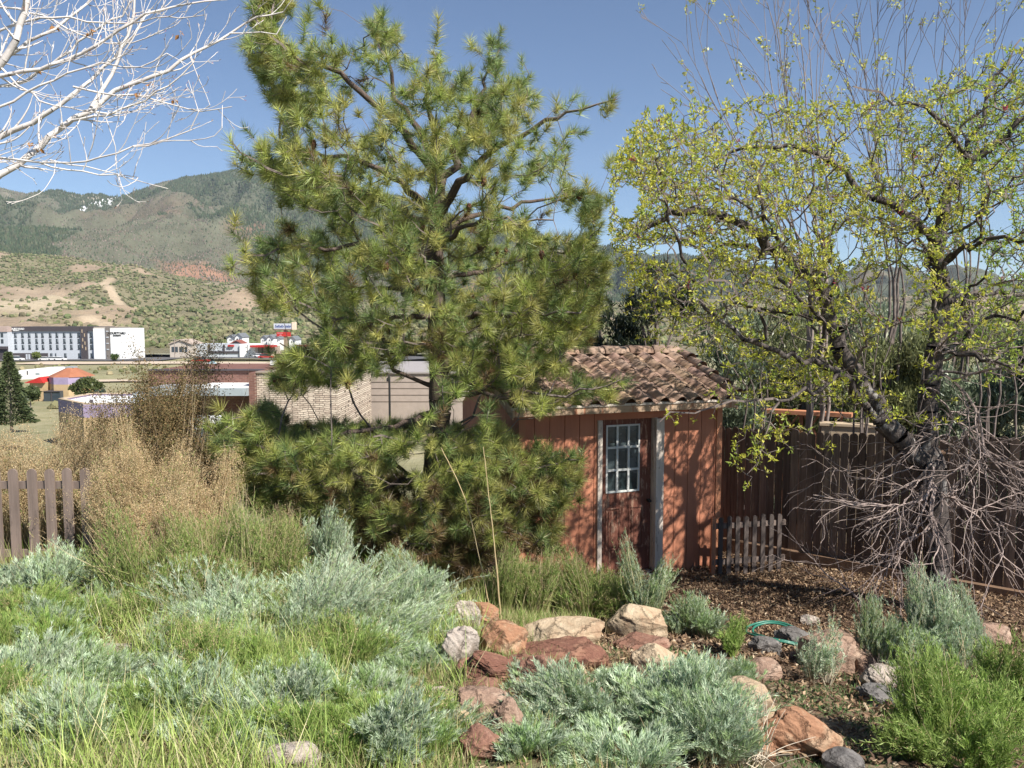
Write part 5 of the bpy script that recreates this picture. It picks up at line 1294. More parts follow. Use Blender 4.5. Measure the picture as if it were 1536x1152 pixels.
for (px, Y, lb, st) in ((1290, 12.6, 'thicket of brown grey saplings between the two crab apple limbs', [(1290, 560, 1230, 330, 0), (1295, 560, 1300, 300, .3), (1310, 560, 1350, 330, -.3), (1300, 570, 1265, 360, .5), (1320, 560, 1390, 380, .3), (1280, 560, 1200, 400, .2)]),
                        (1480, 12.4, 'thicket of brown grey saplings behind the fence at the right edge', [(1470, 560, 1430, 400, 0), (1480, 560, 1490, 380, .3), (1500, 560, 1540, 400, -.3), (1480, 570, 1460, 440, .5), (1520, 560, 1590, 420, .3)]),
                        (1130, 13.0, 'leafless bush behind the breeze block wall', [(1130, 580, 1080, 440, 0), (1140, 580, 1150, 430, .3), (1150, 570, 1200, 450, -.3), (1120, 580, 1040, 470, .2)])):
    bare_tree('bare_shrub', lb, px, Y, 640, st, .02, M['shadebark'], [(.30, .32, .10)], bud=.035, prob=.25, rate=.6, rmin=.0035, lab='shrub')

# evergreens behind the shed and fence
def juniper(label, px, Y, top, wpx, cols, n=9000, seed=0, bot=640):
    x = (px-768)/F*Y; zb = float(GV(x, Y)); ztop = CZ-(top-480)*Y/F; H_ = ztop-zb; W_ = wpx*Y/F/2
    e = empty('juniper_tree', (x, Y, zb), label=label, cat='tree', group='evergreens behind the shed and fence')
    k = 26; cz = R.uniform(.25, .92, k); ca = R.uniform(0, 2*pi, k); cr = np.sqrt(R.uniform(.1, 1, k))*(1-.45*cz)*W_
    Cn = np.stack([np.cos(ca)*cr, np.sin(ca)*cr, cz*H_], 1); rr_ = R.uniform(.28, .5, k)*W_*.8
    i = R.integers(0, k, n); P = Cn[i]+rdir(n)*(rr_[i]*R.uniform(.3, 1, n)**.4)[:, None]*[1, 1, 1.1]
    P = P[fbm(P[:, 0]*2.4+P[:, 1], P[:, 2]*2.4, 17+seed, 3) > .42]; n = len(P)
    m = 4; D = nrm(nrm(P-Cn[i[:n]]*.6)[:, None]+R.normal(size=(n, m, 3))*.7+[0, 0, .4]); Pn = P[:, None]+R.normal(size=(n, m, 3))*.05
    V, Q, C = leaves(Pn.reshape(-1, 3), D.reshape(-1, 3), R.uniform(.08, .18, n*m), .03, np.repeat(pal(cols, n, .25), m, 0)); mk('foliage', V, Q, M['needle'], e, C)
    tr = [np.array([0, 0, -.3]), np.array([.05, 0, H_*.4]), np.array([0, .05, H_*.85])]; A = tr[:-1]; B = tr[1:]; ra = [.16, .1]; rb = [.1, .03]
    for j in range(k): A.append(np.array([0, 0, Cn[j][2]*.75])); B.append(Cn[j]); ra.append(.04); rb.append(.012)
    V, Q = segtubes(A, B, ra, rb, 6); mk('trunk', V, Q, M['shadebark'], e)
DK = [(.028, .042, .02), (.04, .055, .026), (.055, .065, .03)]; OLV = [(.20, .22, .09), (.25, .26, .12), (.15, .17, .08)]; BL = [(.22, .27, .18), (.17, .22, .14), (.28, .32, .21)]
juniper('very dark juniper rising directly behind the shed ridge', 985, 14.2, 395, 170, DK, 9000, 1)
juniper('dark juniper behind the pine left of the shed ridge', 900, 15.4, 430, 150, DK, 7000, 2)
juniper('grey green juniper behind the right end of the shed roof', 1090, 14.6, 462, 200, BL, 9000, 3)
juniper('olive juniper behind the breeze block wall', 1205, 15.5, 470, 210, OLV, 9000, 4)
juniper('olive grey juniper behind the crab apple fork', 1335, 14.8, 500, 190, OLV, 8000, 5)
juniper('grey green juniper behind the fence at the right edge', 1480, 14.2, 490, 230, BL, 9000, 6)
juniper('tall pale olive juniper behind the crab apple between shed and fork', 1150, 17.5, 425, 230, OLV, 8000, 9)
juniper('pale grey green juniper framed by the crab apple fork', 1300, 18.0, 440, 240, BL, 8000, 10)
juniper('pale juniper rising highest behind the fence at the right', 1440, 18.0, 430, 240, OLV, 8000, 11)
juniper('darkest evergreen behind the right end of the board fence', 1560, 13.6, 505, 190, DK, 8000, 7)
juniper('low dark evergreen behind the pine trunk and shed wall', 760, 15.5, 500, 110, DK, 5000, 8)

# ------------------------------------------------------------ white barked bare tree, top left
def white_tree():
    Y0 = 4.6; x0 = (-190-768)/F*Y0; base = np.array([x0, Y0, float(G(x0, Y0))-.05])
    e = empty('aspen_tree', tuple(base), label='leafless white barked tree reaching in from the top left corner', cat='tree')
    A = lambda px, py, dy=0: at(px, py, Y0+dy); S = [[], [], [], []]; tips = []
    def tr(pts, r0, r1, tw=1.0, dk=False):
        P = polyskel([A(*q) for q in pts], .07, .006, int(pts[0][1]) % 97); n = len(P)-1; store = S
        for i in range(n):
            ra = r0+(r1-r0)*i/n; rb = r0+(r1-r0)*(i+1)/n
            store[0].append(P[i]-base); store[1].append(P[i+1]-base); store[2].append(ra*.88); store[3].append(rb*.88)
            if R.uniform() < .85*tw and i > 1:
                d = nrm(P[i+1]-P[i]); s_ = rdir(1)[0]; s_[1] *= .6
                dd = nrm(d*.72+s_*.75+np.array([0, 0, .1])); L = R.uniform(.12, .55)*(1-.4*i/n)
                bare(S, P[i+1], dd, L, max(rb*.38, .0026), 2, .10, .10, .38, .6, (.25, .5), tips, .0016, base, .035)
    trunk = [base, base+[.05, 0, 1.6], base+[.0, .1, 3.0], base+[.1, .0, 5.0]]
    P = polyskel(trunk, .2, .01)
    for i in range(len(P)-1): S[0].append(P[i]-base); S[1].append(P[i+1]-base); S[2].append(.10-.06*i/len(P)); S[3].append(.10-.06*(i+1)/len(P))
    tr([(-190, 330, 0), (-80, 310, -.1), (0, 264, -.1), (45, 230, -.05), (90, 193, 0), (135, 165, .05), (175, 135, .1), (230, 115, .1), (290, 80, .15), (345, 50, .2), (385, 25, .2), (425, 18, .2)], .030, .004)
    tr([(345, 50, .2), (390, 48, .2), (415, 52, .2), (430, 25, .2)], .005, .0025, .4)
    tr([(-190, 260, 0), (-60, 235, .2), (0, 203, .3), (50, 183, .3), (95, 155, .3), (135, 118, .35), (170, 85, .4), (200, 55, .4), (225, 15, .5)], .026, .006)
    tr([(-190, 200, 0), (-60, 140, -.3), (0, 115, -.3), (60, 104, -.3), (140, 72, -.3), (200, 32, -.3), (240, 12, -.3), (330, 0, -.2)], .020, .004)
    tr([(-190, 180, 0), (-60, 120, .4), (0, 92, .5), (60, 52, .5), (130, 5, .6), (170, -40, .6)], .020, .006)
    tr([(-190, 180, 0), (-30, 120, 0), (24, 60, 0), (36, 0, 0), (45, -60, 0)], .028, .018)
    tr([(-100, 230, 0), (0, 236, -.2), (60, 244, -.25), (150, 238, -.3), (200, 220, -.3), (250, 208, -.3), (285, 195, -.3), (298, 168, -.3)], .010, .003)
    tr([(200, 220, -.3), (260, 212, -.3), (325, 202, -.3), (333, 192, -.3)], .004, .0022, .5)
    tr([(110, 130, 0), (150, 142, 0), (200, 143, 0), (240, 152, 0), (300, 164, .05), (348, 160, .05)], .007, .0028)
    tr([(60, 244, -.2), (100, 255, -.2), (150, 258, -.2), (200, 268, -.2), (252, 283, -.2)], .006, .0024)
    tr([(75, 240, -.2), (130, 250, -.2), (180, 262, -.2), (207, 266, -.2)], .005, .0024)
    tr([(135, 165, .05), (165, 110, .1), (190, 55, .1), (205, 0, .1), (215, -40, .1)], .014, .006)
    tr([(90, 193, 0), (120, 178, -.2), (180, 165, -.2), (215, 150, -.2), (250, 130, -.2), (290, 95, -.2), (285, 80, -.2)], .010, .003)
    tr([(-60, 150, .6), (0, 130, .6), (60, 110, .6), (120, 60, .6), (180, 20, .6), (220, -20, .6)], .012, .005)
    tr([(-60, 60, .2), (0, 45, .2), (80, 25, .2), (150, 35, .2), (210, 30, .2), (270, 25, .2), (308, 22, .2)], .009, .0028)
    tr([(-60, 20, .4), (10, 10, .4), (80, 30, .4), (140, 60, .4), (200, 65, .4), (260, 40, .4)], .009, .0028)
    tr([(285, 85, .1), (300, 120, .1), (315, 158, .1)], .003, .002, .5)
    tr([(0, 100, 0), (60, 150, 0), (120, 165, 0), (160, 180, 0), (170, 210, 0)], .007, .0026)
    tr([(-30, 180, -.4), (20, 150, -.4), (80, 120, -.4), (150, 95, -.4), (210, 100, -.4), (250, 80, -.4)], .008, .003)
    V, Q = segtubes(*[np.array(s) for s in S], 6); mk('branches', V, Q, M['palebark'], e, None, True)
    # reddish buds and a few dead leaves
    P = np.array([t[0] for t in tips])-base; D = np.array([t[1] for t in tips]); k = R.uniform(0, 1, len(P)) < .35; P, D = P[k], D[k]; n = len(P)
    V, Q, C = leaves(P, D+R.normal(size=(n, 3))*.4+[0, 0, .5], R.uniform(.012, .022, n), .004, pal([(.38, .12, .09), (.30, .12, .10), (.42, .30, .22)], n, .2)); mk('leaves', V, Q, M['litter'], e, C)
    Pn = P[R.choice(n, 14)]; Pn = np.repeat(Pn, 3, 0)+R.normal(size=(42, 3))*.008
    V, Q, C = leaves(Pn, rdir(42)+[0, 0, -1.2], .032, .02, pal([(.40, .20, .07), (.30, .15, .06)], 42, .2), .3); mk('dead_leaves', V, Q, M['litter'], e, C)
white_tree()

# ------------------------------------------------------------ shrubs of the garden
SIL = [(.44, .54, .38), (.54, .62, .46), (.36, .46, .29), (.39, .50, .26)]
SILG = [(.32, .44, .21), (.38, .48, .28), (.28, .40, .16)]
GRN = [(.25, .36, .09), (.30, .40, .11), (.20, .32, .08), (.36, .42, .15)]
LIME = [(.27, .38, .10), (.34, .44, .14), (.21, .31, .07)]
TAN = [(.56, .42, .24), (.64, .51, .32), (.46, .33, .18)]
BRN = [(.20, .14, .07), (.26, .18, .09), (.15, .12, .055)]
def shrub(name, label, px, top, Y, wpx, kind, n=None, cat='shrub', group=None, hmin=.15, base_z=None, lean=0.0):
    x = (px-768)/F*Y/1.0; g = float(G(x, Y)) if base_z is None else base_z
    zt = CZ+ray(px, top)[1]*Y; H_ = max(zt-g, hmin)*1.14; W_ = wpx/F*Y/2*1.12
    e = empty(name, (x, Y, g), label=label, cat=cat, group=group)
    kd = dict(sil=dict(sd=(330, 600), st=SIL, lf=SIL, L=.046, Wd=.0050, lm=36, spread=1, a=.42, seed=None, stemc=(.34, .33, .24)),
              silg=dict(sd=(330, 600), st=SILG, lf=SILG+SIL[:2], L=.042, Wd=.0042, lm=34, spread=1, a=.40, seed=None, stemc=(.30, .30, .16)),
              grn=dict(sd=(380, 700), st=GRN, lf=GRN, L=.055, Wd=.0046, lm=20, spread=.9, a=.42, seed=(TAN, .6, 16, .017), stemc=(.30, .32, .12)),
              tan=dict(sd=(600, 1100), st=TAN, lf=GRN+TAN[:1], L=.045, Wd=.004, lm=9, spread=1, a=.5, seed=(TAN, .8, 56, .024), stemc=(.42, .33, .19)),
              tall=dict(sd=(520, 900), st=TAN, lf=GRN+TAN, L=.05, Wd=.004, lm=4, spread=.5, a=.5, seed=(TAN+BRN[:1], .9, 34, .032), stemc=(.46, .38, .23)),
              brn=dict(sd=(420, 700), st=BRN, lf=BRN+[(.16, .17, .06)], L=.05, Wd=.006, lm=12, spread=.5, a=.5, seed=(BRN+[(.14, .13, .06)], .95, 46, .05), stemc=(.36, .27, .17)),
              fgrn=dict(sd=(300, 560), st=GRN, lf=LIME+GRN, L=.05, Wd=.0038, lm=26, spread=.9, a=.38, seed=(TAN, .12, 8, .014), stemc=(.36, .38, .14)),
              lime=dict(sd=(240, 420), st=LIME, lf=LIME, L=.055, Wd=.0055, lm=26, spread=.9, a=.5, seed=(TAN, .3, 12, .016), stemc=(.24, .30, .08)),
              small=dict(sd=(60, 120), st=SIL, lf=SIL, L=.035, Wd=.006, lm=40, spread=.8, a=.7, seed=None, stemc=(.45, .40, .30)))[kind]
    ns = n or int(np.clip(kd['sd'][1]*W_*H_*6.5, kd['sd'][0]*.5, kd['sd'][1]*1.8)); v = VB()
    # several brooms of stems lean out of a ragged patch
    kc = max(3, int(3+W_*9)); ca = R.uniform(0, 2*pi, kc); cr = np.sqrt(R.uniform(0, 1, kc))*.78
    cx_, cy_ = np.cos(ca)*cr*W_, np.sin(ca)*cr*W_*.9
    ch = R.uniform(.55, 1.02, kc)*(1-.22*cr); ch[R.integers(0, kc)] = 1.03; cw = R.uniform(.30, .58, kc)*max(W_, .12); cl = R.normal(0, .13, (kc, 2))
    ci = R.integers(0, kc, ns); a = R.uniform(0, 2*pi, ns); rr_ = np.sqrt(R.uniform(0, 1, ns))
    B0 = np.stack([cx_[ci]*.8+np.cos(a)*rr_*cw[ci]*.35, cy_[ci]*.8+np.sin(a)*rr_*cw[ci]*.35, np.zeros(ns)], 1)
    hh = H_*ch[ci]*(1-.30*rr_**2)*R.uniform(.55, 1.0, ns)**.7
    Tp = np.stack([cx_[ci]*1.1+np.cos(a)*rr_*cw[ci]+(cl[ci, 0]+lean)*hh+R.normal(size=ns)*.03, cy_[ci]*1.1+np.sin(a)*rr_*cw[ci]+cl[ci, 1]*hh+R.normal(size=ns)*.03, hh], 1)
    tint = R.uniform(.82, 1.18, (kc, 1))[ci]*np.array([1, 1, 1])
    wild = R.uniform(0, 1, ns) < .06; Tp[wild, :2] *= R.uniform(1.1, 1.6, (wild.sum(), 1)); Tp[wild, 2] *= R.uniform(.6, 1.1, wild.sum())
    bend = R.normal(size=(ns, 3))*.05*H_; mid = (B0+Tp)/2+bend+np.array([0, 0, .06])*H_-(Tp-B0)*[.08, .08, 0]
    pts = [B0, B0*.45+mid*.62-Tp*.07, mid, mid*.5+Tp*.5+bend*.25, Tp]
    straw = R.uniform(0, 1, ns) < (.22 if kind == 'grn' else .05); sc0 = pal([kd['stemc']], ns, .3); sc0[straw] = pal([(.52, .42, .26)], straw.sum(), .25); Tp[straw, 2] *= 1.1
    sr = .0022+.0016*min(1, H_)
    for k in range(4):
        V, Q = segtubes(pts[k], pts[k+1], np.full(ns, sr*(1-.2*k)), np.full(ns, sr*(1-.2*(k+1))), 3)
        v.add(V, Q, np.repeat(sc0, 6, 0))
    stem = v.build('stems', M['stem'], e)
    def P_at(t, i):
        s_ = t*4; k = np.minimum(s_.astype(int), 3); f_ = (s_-k)[:, None]; AA = np.stack(pts, 0)
        return AA[k, i]*(1-f_)+AA[k+1, i]*f_, nrm(AA[k+1, i]-AA[k, i])
    lm = kd['lm']; i = np.repeat(np.arange(ns), lm); i = i[~straw[i]]; t = R.uniform(.22, 1.0, len(i))**.8
    Pn, Dn = P_at(t, i); aa, bb = perp(Dn); ph = R.uniform(0, 2*pi, len(i))[:, None]; sd = aa*np.cos(ph)+bb*np.sin(ph)
    D = nrm(Dn*(1-kd['a']*.55)+sd*kd['a']+[0, 0, .18]); 
    sc_ = .75+.5*R.uniform(0, 1, len(i)); cc = (pal(kd['lf'], ns, .18)*tint)[i]*(1+R.uniform(-.22, .25, (len(i), 1)))
    V, Q, C = leaves(Pn, D, kd['L']*sc_*(1.15-.4*t), kd['Wd'], cc, .1)
    mk('leaves', V, Q, M['sage'] if kind in ('sil', 'silg', 'small') else M['grass'], e, C)
    if kd['seed']:
        pc, frac, m, sz = kd['seed']; k = np.where(R.uniform(0, 1, ns) < frac)[0]
        if len(k):
            i = np.repeat(k, m); t = 1-np.abs(R.normal(0, .06, len(i))); Pn, Dn = P_at(np.clip(t, 0, .999), i)
            so_ = R.normal(size=(ns, 5, 3))*sz*[1.7, 1.7, 1.5]; Pn = Pn+so_[i, R.integers(0, 4, len(i))]+R.normal(size=(len(i), 3))*sz*.42; V, Q, C = leaves(Pn, rdir(len(i))+[0, 0, .4], R.uniform(.5, 1.2, len(i))*sz*.42, sz*.24, pal(pc, len(i), .08)*pal([(1, 1, 1)], ns, .2)[i], .2)
            mk('foliage', V, Q, M['seed'], e, C)  # this mesh is the seed heads at the stem tips
    return e
SG = 'silver leaved sage shrubs'; GG = 'green rabbitbrush shrubs with dry tips'; TG = 'straw coloured shrubs in old seed'
SH = [
 ('sage_shrub', 'silver sage at the left edge in front of the picket fence', 40, 815, 6.2, 150, 'sil', SG),
 ('sage_shrub', 'silver sage mound low at the left edge above the corner stone', 15, 965, 4.25, 190, 'sil', SG),
 ('sage_shrub', 'sprawling silver sage between the two left stepping stones', 215, 1020, 4.2, 170, 'sil', SG),
 ('sage_shrub', 'wide silver sage mass left of centre', 370, 838, 5.7, 300, 'sil', SG),
 ('sage_shrub', 'silver sage filling the middle of the picture below the pine', 540, 845, 6.0, 260, 'sil', SG),
 ('sage_shrub', 'silver sage leaning against the white rocks', 640, 842, 6.4, 120, 'sil', SG),
 ('sage_shrub', 'silver green sage spreading below the wide mass', 480, 930, 5.2, 260, 'silg', SG),
 ('sage_shrub', 'pale sage with long dry stems left of the wide mass', 290, 900, 5.4, 160, 'sil', SG),
 ('sage_shrub', 'upright silver sage spike standing before the dark pine base', 487, 762, 6.8, 70, 'sil', SG),
 ('sage_shrub', 'silver green sage right of centre above the white rock', 610, 945, 5.4, 140, 'silg', SG),
 ('sage_shrub', 'largest foreground silver sage at the bottom right of centre', 905, 985, 4.35, 260, 'sil', SG),
 ('sage_shrub', 'silver sage at the bottom edge right of the largest one', 1040, 1005, 4.1, 250, 'sil', SG),
 ('sage_shrub', 'silver sage sprigs covering the red rock of the rockery', 800, 1022, 4.6, 90, 'sil', SG),
 ('sage_shrub', 'silver sage at the very bottom edge below the rockery', 830, 1075, 3.9, 200, 'sil', SG),
 ('sage_shrub', 'narrow silver sage rising in front of the shaded tan rock', 930, 1000, 4.7, 90, 'sil', SG),
 ('sage_shrub', 'green grey sage right of the smooth tan boulder', 1050, 898, 7.1, 85, 'silg', SG),
 ('sage_shrub', 'thin green grey sage above the cream boulder', 1100, 985, 5.2, 120, 'silg', SG),
 ('sage_shrub', 'big silver sage below the dead branches at the right', 1425, 868, 6.3, 120, 'sil', SG),
 ('sage_shrub', 'yellowish sage on the left flank of the big silver sage', 1345, 905, 6.4, 75, 'silg', SG),
 ('sage_shrub', 'right hand stems of the big silver sage clump', 1475, 885, 6.5, 60, 'sil', SG),
 ('sage_shrub', 'small bare stemmed silver plant in front of the flat topped block', 1240, 930, 5.9, 80, 'small', SG),
 ('rabbitbrush', 'tall green rabbitbrush with straw tips left of centre', 265, 755, 6.3, 210, 'grn', GG),
 ('rabbitbrush', 'green rabbitbrush with upright dry stems behind the silver mass', 375, 748, 6.6, 110, 'grn', GG),
 ('rabbitbrush', 'rabbitbrush with tan flower heads against the dark pine base', 425, 768, 6.9, 90, 'grn', GG),
 ('rabbitbrush', 'green rabbitbrush in front of the last fence pickets', 150, 825, 6.4, 120, 'grn', GG),
 ('rabbitbrush', 'fine green rabbitbrush below the tan shrubs', 195, 840, 5.9, 150, 'grn', GG),
 ('rabbitbrush', 'green rabbitbrush with tan heads left of the door', 790, 818, 7.7, 120, 'grn', GG),
 ('rabbitbrush', 'green rabbitbrush with tan heads directly before the door post', 862, 822, 7.9, 110, 'grn', GG),
 ('rabbitbrush', 'low green rabbitbrush below the door sill', 930, 862, 7.9, 90, 'grn', GG),
 ('rabbitbrush', 'single leafy sprig standing before the door', 975, 815, 7.6, 34, 'silg', GG),
 ('rabbitbrush', 'green rabbitbrush behind the white rocks', 740, 850, 7.6, 60, 'grn', GG),
 ('rabbitbrush', 'green feathery bush between sage and pine base', 575, 830, 6.9, 100, 'grn', GG),
 ('rabbitbrush', 'bright green bush in the lower right corner', 1470, 990, 4.3, 220, 'lime', GG),
 ('rabbitbrush', 'bright green bush at the right edge above the corner bush', 1535, 960, 5.0, 110, 'lime', GG),
 ('rabbitbrush', 'bright green bush with tan tips beside the wood chips', 1395, 1040, 4.5, 100, 'lime', GG),
 ('rabbitbrush', 'small bright green tuft beside the garden hose', 1112, 934, 6.4, 40, 'lime', GG),
 ('rabbitbrush', 'feathery green clump at the centre of the bottom edge', 440, 1035, 4.2, 230, 'silg', GG),
 ('rabbitbrush', 'feathery green clump left of the rockery foot', 620, 1080, 3.9, 190, 'silg', GG),
 ('rabbitbrush', 'green clump at the left edge beside the stepping stones', 60, 985, 4.9, 110, 'lime', GG),
 ('rabbitbrush', 'green leafy clump under the rabbitbrush behind the stepping stone', 120, 905, 5.7, 150, 'lime', GG),
 ('seed_shrub', 'tan seeded shrub right of the last picket', 200, 650, 7.4, 105, 'tan', TG),
 ('seed_shrub', 'dense golden tan shrub left of the pine boughs', 225, 690, 7.2, 130, 'tan', TG),
 ('seed_shrub', 'small golden tan shrub touching the pine boughs', 308, 700, 7.2, 50, 'tan', TG),
 ('seed_shrub', 'tan seeded shrub whose top covers the lilac annex', 135, 655, 7.9, 90, 'tan', TG),
 ('seed_shrub', 'tan shrub low behind the green rabbitbrush', 255, 745, 6.9, 120, 'tan', TG),
 ('tall_grass', 'tall straw stemmed clump behind the pickets at the left edge', 10, 605, 8.2, 150, 'tall', TG),
 ('tall_grass', 'tall straw stemmed clump right of the one at the left edge', 78, 640, 8.2, 100, 'tall', TG),
 ('brown_shrub', 'tall brown topped bare shrub in front of the brick store', 212, 545, 8.0, 105, 'brn', None),
 ('brown_shrub', 'right half of the brown topped thicket beside the pale canopy', 262, 572, 8.3, 62, 'brn', None),
]
for (nm, lb, px, top, Y, w_, kd, gr) in SH: shrub(nm, lb, px, top, Y, w_, kd, group=gr)
FL = 'feathery green grey clump among the foreground grasses'
for (px, py, Y, w_, kd) in [(250, 1085, 3.9, 150, 'silg'), (360, 1075, 4.0, 150, 'sil'), (540, 1045, 4.3, 150, 'silg'), (560, 1000, 4.8, 150, 'silg'), (350, 985, 4.8, 160, 'silg'), (600, 1085, 3.9, 90, 'silg'), (90, 1040, 4.2, 120, 'silg'), (100, 1090, 3.7, 160, 'sil'), (480, 1100, 3.7, 190, 'silg'), (300, 1110, 3.6, 200, 'sil'),
        (790, 1120, 3.6, 110, 'silg'), (950, 1090, 3.7, 200, 'sil'), (1110, 1075, 3.9, 120, 'sil'), (420, 960, 5.1, 120, 'grn'), (640, 930, 5.8, 60, 'silg'), (250, 960, 5.0, 120, 'silg'), (30, 900, 5.3, 120, 'silg'), (100, 880, 6.0, 120, 'grn'), (600, 1110, 3.6, 160, 'silg'), (10, 1080, 3.7, 150, 'sil')]:
    shrub('feathery_plant', FL, px, py, Y, w_, kd, group='feathery clumps in the foreground')
rs = np.random.default_rng(11)
for k in range(64):
    px = rs.uniform(-20, 640); Y = rs.uniform(3.5, 6.2)**1.0; x = (px-768)/F*Y
    if np.hypot(x+2.55, (Y-5.55)) < .42 or np.hypot(x+2.2, Y-4.05) < .32 or px > 690 and Y > 4.4: continue
    g = float(G(x, Y)); hgt = rs.uniform(.16, .34); v = (CZ-g-hgt)/Y; top = 480
    while ray(px, top)[1] > -v: top += 3
    shrub('feathery_plant', FL, px, top, Y, rs.uniform(80, 170)*4.6/Y, rs.choice(['silg', 'fgrn', 'grn', 'fgrn', 'sil', 'grn', 'fgrn']), group='feathery clumps in the foreground')
for (px, py, Y, w_, kd) in [(520, 905, 5.6, 200, 'sil'), (330, 850, 6.0, 150, 'grn'), (440, 800, 6.6, 130, 'grn'), (320, 790, 6.5, 120, 'grn'), (225, 810, 6.4, 120, 'grn'), (60, 830, 6.5, 110, 'grn')]:
    shrub('feathery_plant', 'unremarkable clump filling the bank between the taller silver and green shrubs', px, py, Y, w_, kd, group='filling clumps on the bank')
# dried bleached stems of an old plant by the orange rocks
S = [[], [], [], []]; b0 = hit(1130, 1150)
for k in range(46):
    p = np.array([R.normal()*.05, R.normal()*.05, 0]); bare(S, p, nrm(np.array([R.normal()*.5-.35, R.normal()*.4-.1, .9])), R.uniform(.2, .42), .0035, 0, -.09, .05, 0, .5, (.3, .5), None, .0012, 0, .04)
V, Q = segtubes(*[np.array(s) for s in S], 4); tag(mk('dry_clump', V, Q, rough_mat('bleached_stems', (.62, .55, .44), (.5, .42, .32), 20), loc=tuple(b0)), 'arching bleached dry stems before the rust orange stone', 'dry plant')
S = [[], [], [], []]; b0 = hit(1350, 1035)
for k in range(120): bare(S, np.array([R.normal()*.12, R.normal()*.06, 0]), nrm(np.array([R.normal()*.5, R.normal()*.5, .9])), R.uniform(.12, .26), .0022, 1, -.02, .12, .3, .6, (.3, .6), None, .001, 0, .03)
V, Q = segtubes(*[np.array(s) for s in S], 3); tag(mk('dry_clump', V, Q, M['drytwig'], loc=tuple(b0)), 'tuft of greyish dry twigs under the big silver sage', 'dry plant')
# two long dry stalks
for (lb, pts) in (('tall arching dry stalk rising left before the pine', [(738, 930, 6.7), (722, 850, 6.7), (698, 750, 6.75), (662, 672, 6.8)]), ('tall straight dry stalk right of the arching one', [(752, 935, 6.6), (745, 850, 6.6), (735, 760, 6.6), (725, 670, 6.6)]), ('short dry stalk beside the straight one', [(752, 935, 6.6), (747, 880, 6.6), (741, 815, 6.6)])):
    P = polyskel([at(*q) for q in pts], .06, .001); P = np.concatenate([[P[0]-[0, 0, .15]], P]); n = len(P)-1; r_ = np.linspace(.006, .0035, n+1); V, Q = segtubes(P[:-1], P[1:], r_[:-1], r_[1:], 6)
    tag(mk('dry_stalk', V, Q, M['straw'], None, None, True), lb, 'stalk')
# fallen branch
S = [[], [], [], []]; b0 = at(1300, 868, 8.8); b0[2] = float(G(b0[0], b0[1]))+.04
bare(S, b0, nrm(at(1180, 818, 9.1)-b0), 1.15, .014, 2, .0, .10, .5, .6, (.3, .6), None, .002, b0, .07)
V, Q = segtubes(*[np.array(s) for s in S], 5); tag(mk('fallen_branch', V, Q, M['drytwig'], loc=tuple(b0)), 'bare fallen branch lying on the wood chips by the fence footing', 'branch')

# ------------------------------------------------------------ ground cover (uncountable)
def blades(name, label, pts, cols, L, Wd, cat='grass', mat='grass', lean=.35, bend=.25):
    n = len(pts); P = np.stack([pts[:, 0], pts[:, 1], G(pts[:, 0], pts[:, 1])-.01], 1); D = nrm(R.normal(size=(n, 3))*lean+[0, 0, 1])
    V, Q, C = leaves(P, D, L*R.uniform(.4, 1.25, n), Wd, pal(cols, n, .25), bend); return tag(mk(name, V, Q, M[mat], None, C), label, cat, kind='stuff')
def sample(n, x0, x1, y0, y1, f):
    x = R.uniform(x0, x1, n*4); y = R.uniform(y0, y1, n*4); k = f(x, y); return np.stack([x[k], y[k]], 1)[:n]
keep_l = lambda x, y: (np.abs(x) < y*.72+.4) & (x < .55+.25*np.sin(y)) & (fbm(x*1.7, y*1.7, 12, 3) > .36) & ~((np.hypot((x+2.55), (y-5.55)*1.3) < .42) | (np.hypot(x+2.2, (y-4.05)) < .3)) & (R.uniform(0, 1, len(x)) < np.clip(5.0/y, .2, 1))
blades('grass', 'fresh green grass growing between the shrubs and rocks', sample(70000, -7, 1.0, 2.2, 9.0, keep_l), [(.24, .34, .09), (.30, .40, .11), (.20, .30, .08), (.44, .42, .20), (.50, .42, .24)], .15, .0048)
blades('dry_grass', 'dry straw grass mixed into the green', sample(36000, -7, 1.2, 2.2, 10.0, lambda x, y: (np.abs(x) < y*.72+.4) & (fbm(x*2.1, y*2.1, 33, 3) > .42)), [(.42, .33, .17), (.50, .41, .24), (.34, .24, .13)], .12, .0035, 'dry grass')
pts = sample(15000, -7, -.25, 2.6, 8.5, lambda x, y: (np.abs(x) < y*.72+.4) & (fbm(x*1.4, y*1.4, 71, 3) > .47) & (R.uniform(0, 1, len(x)) < np.clip(4.5/y, .2, 1)))
blades('tall_grass_blades', 'tall fine yellow green grass rising through the sage', pts, [(.36, .46, .12), (.44, .50, .16), (.55, .50, .28), (.30, .42, .10)], .34, .0046, 'grass', 'grass', .28, .3)
blades('weeds', 'low leafy weeds around the stepping stones', sample(16000, -4.2, .6, 3.0, 7.0, lambda x, y: fbm(x*1.9, y*1.9, 44, 3) > .52), [(.12, .23, .045), (.17, .28, .05), (.10, .19, .04)], .04, .018, 'weeds', 'leaf', .8)
rg = lambda x, y: (x > .7) & (x < y*.72+2.4)
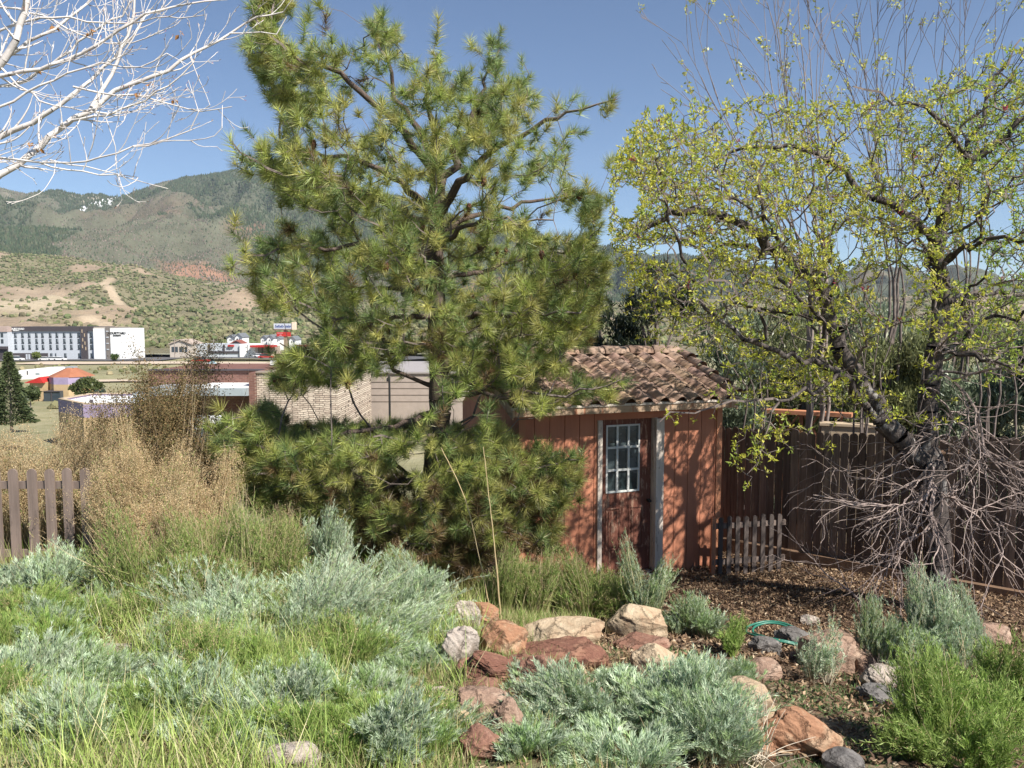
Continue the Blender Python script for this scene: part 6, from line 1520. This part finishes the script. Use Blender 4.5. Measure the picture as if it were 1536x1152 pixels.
blades('ground_cover', 'small green creeping plants over the soil at the lower right', sample(44000, .7, 5.5, 3.0, 6.6, lambda x, y: rg(x, y) & (fbm(x*2.3, y*2.3, 66, 3) > .47)), [(.10, .19, .06), (.15, .24, .09), (.20, .27, .13), (.08, .14, .05)], .045, .007, 'ground cover', 'sage', .9)
pts = sample(88000, .5, 7.5, 4.0, 12.3, lambda x, y: rg(x, y) & (R.uniform(0, 1, len(x)) < np.where(y > 6.4, 1, .45)))
n = len(pts); P = np.stack([pts[:, 0], pts[:, 1], G(pts[:, 0], pts[:, 1])+R.uniform(.0, .035, n)], 1); D = R.normal(size=(n, 3))*[1, 1, .45]
V, Q, C = leaves(P, D, R.uniform(.025, .07, n), R.uniform(.012, .03, n), pal([(.27, .18, .11), (.20, .13, .085), (.37, .27, .175), (.13, .085, .06), (.46, .37, .26)], n, .3, (.3, .28, .14, .23, .05)), .25)
tag(mk('leaf_litter', V, Q, M['litter'], None, C), 'brown dead leaves and wood chips covering the ground by the shed and fence', 'leaf litter', kind='stuff')
pts = sample(14000, -5, .9, 2.4, 9.0, lambda x, y: x > -9)
n = len(pts); P = np.stack([pts[:, 0], pts[:, 1], G(pts[:, 0], pts[:, 1])+R.uniform(0, .02, n)], 1)
V, Q, C = leaves(P, R.normal(size=(n, 3))*[1, 1, .3], R.uniform(.02, .06, n), R.uniform(.004, .02, n), pal([(.34, .24, .14), (.24, .15, .09), (.46, .37, .25)], n, .3), .2)
tag(mk('dry_debris', V, Q, M['litter'], None, C), 'scattered dry leaves and stems under the left hand shrubs', 'leaf litter', kind='stuff')
# ------------------------------------------------------------ air between here and the mountain
b = MB(); b.box(-6500, -30, -75, 6500, 3900, 760)
mh = bpy.data.materials.new('haze_air'); mh.use_nodes = True; nt = mh.node_tree; nt.nodes.clear()
om = nt.nodes.new('ShaderNodeOutputMaterial'); pv = nt.nodes.new('ShaderNodeVolumePrincipled')
pv.inputs['Color'].default_value = (.72, .82, 1, 1); pv.inputs['Density'].default_value = .00006; pv.inputs['Anisotropy'].default_value = .1
nt.links.new(pv.outputs[0], om.inputs['Volume'])
tag(b.build('haze', mh), kind='stuff')
sc.cycles.volume_bounces = 0; sc.cycles.volume_step_rate = 10; sc.cycles.volume_max_steps = 8
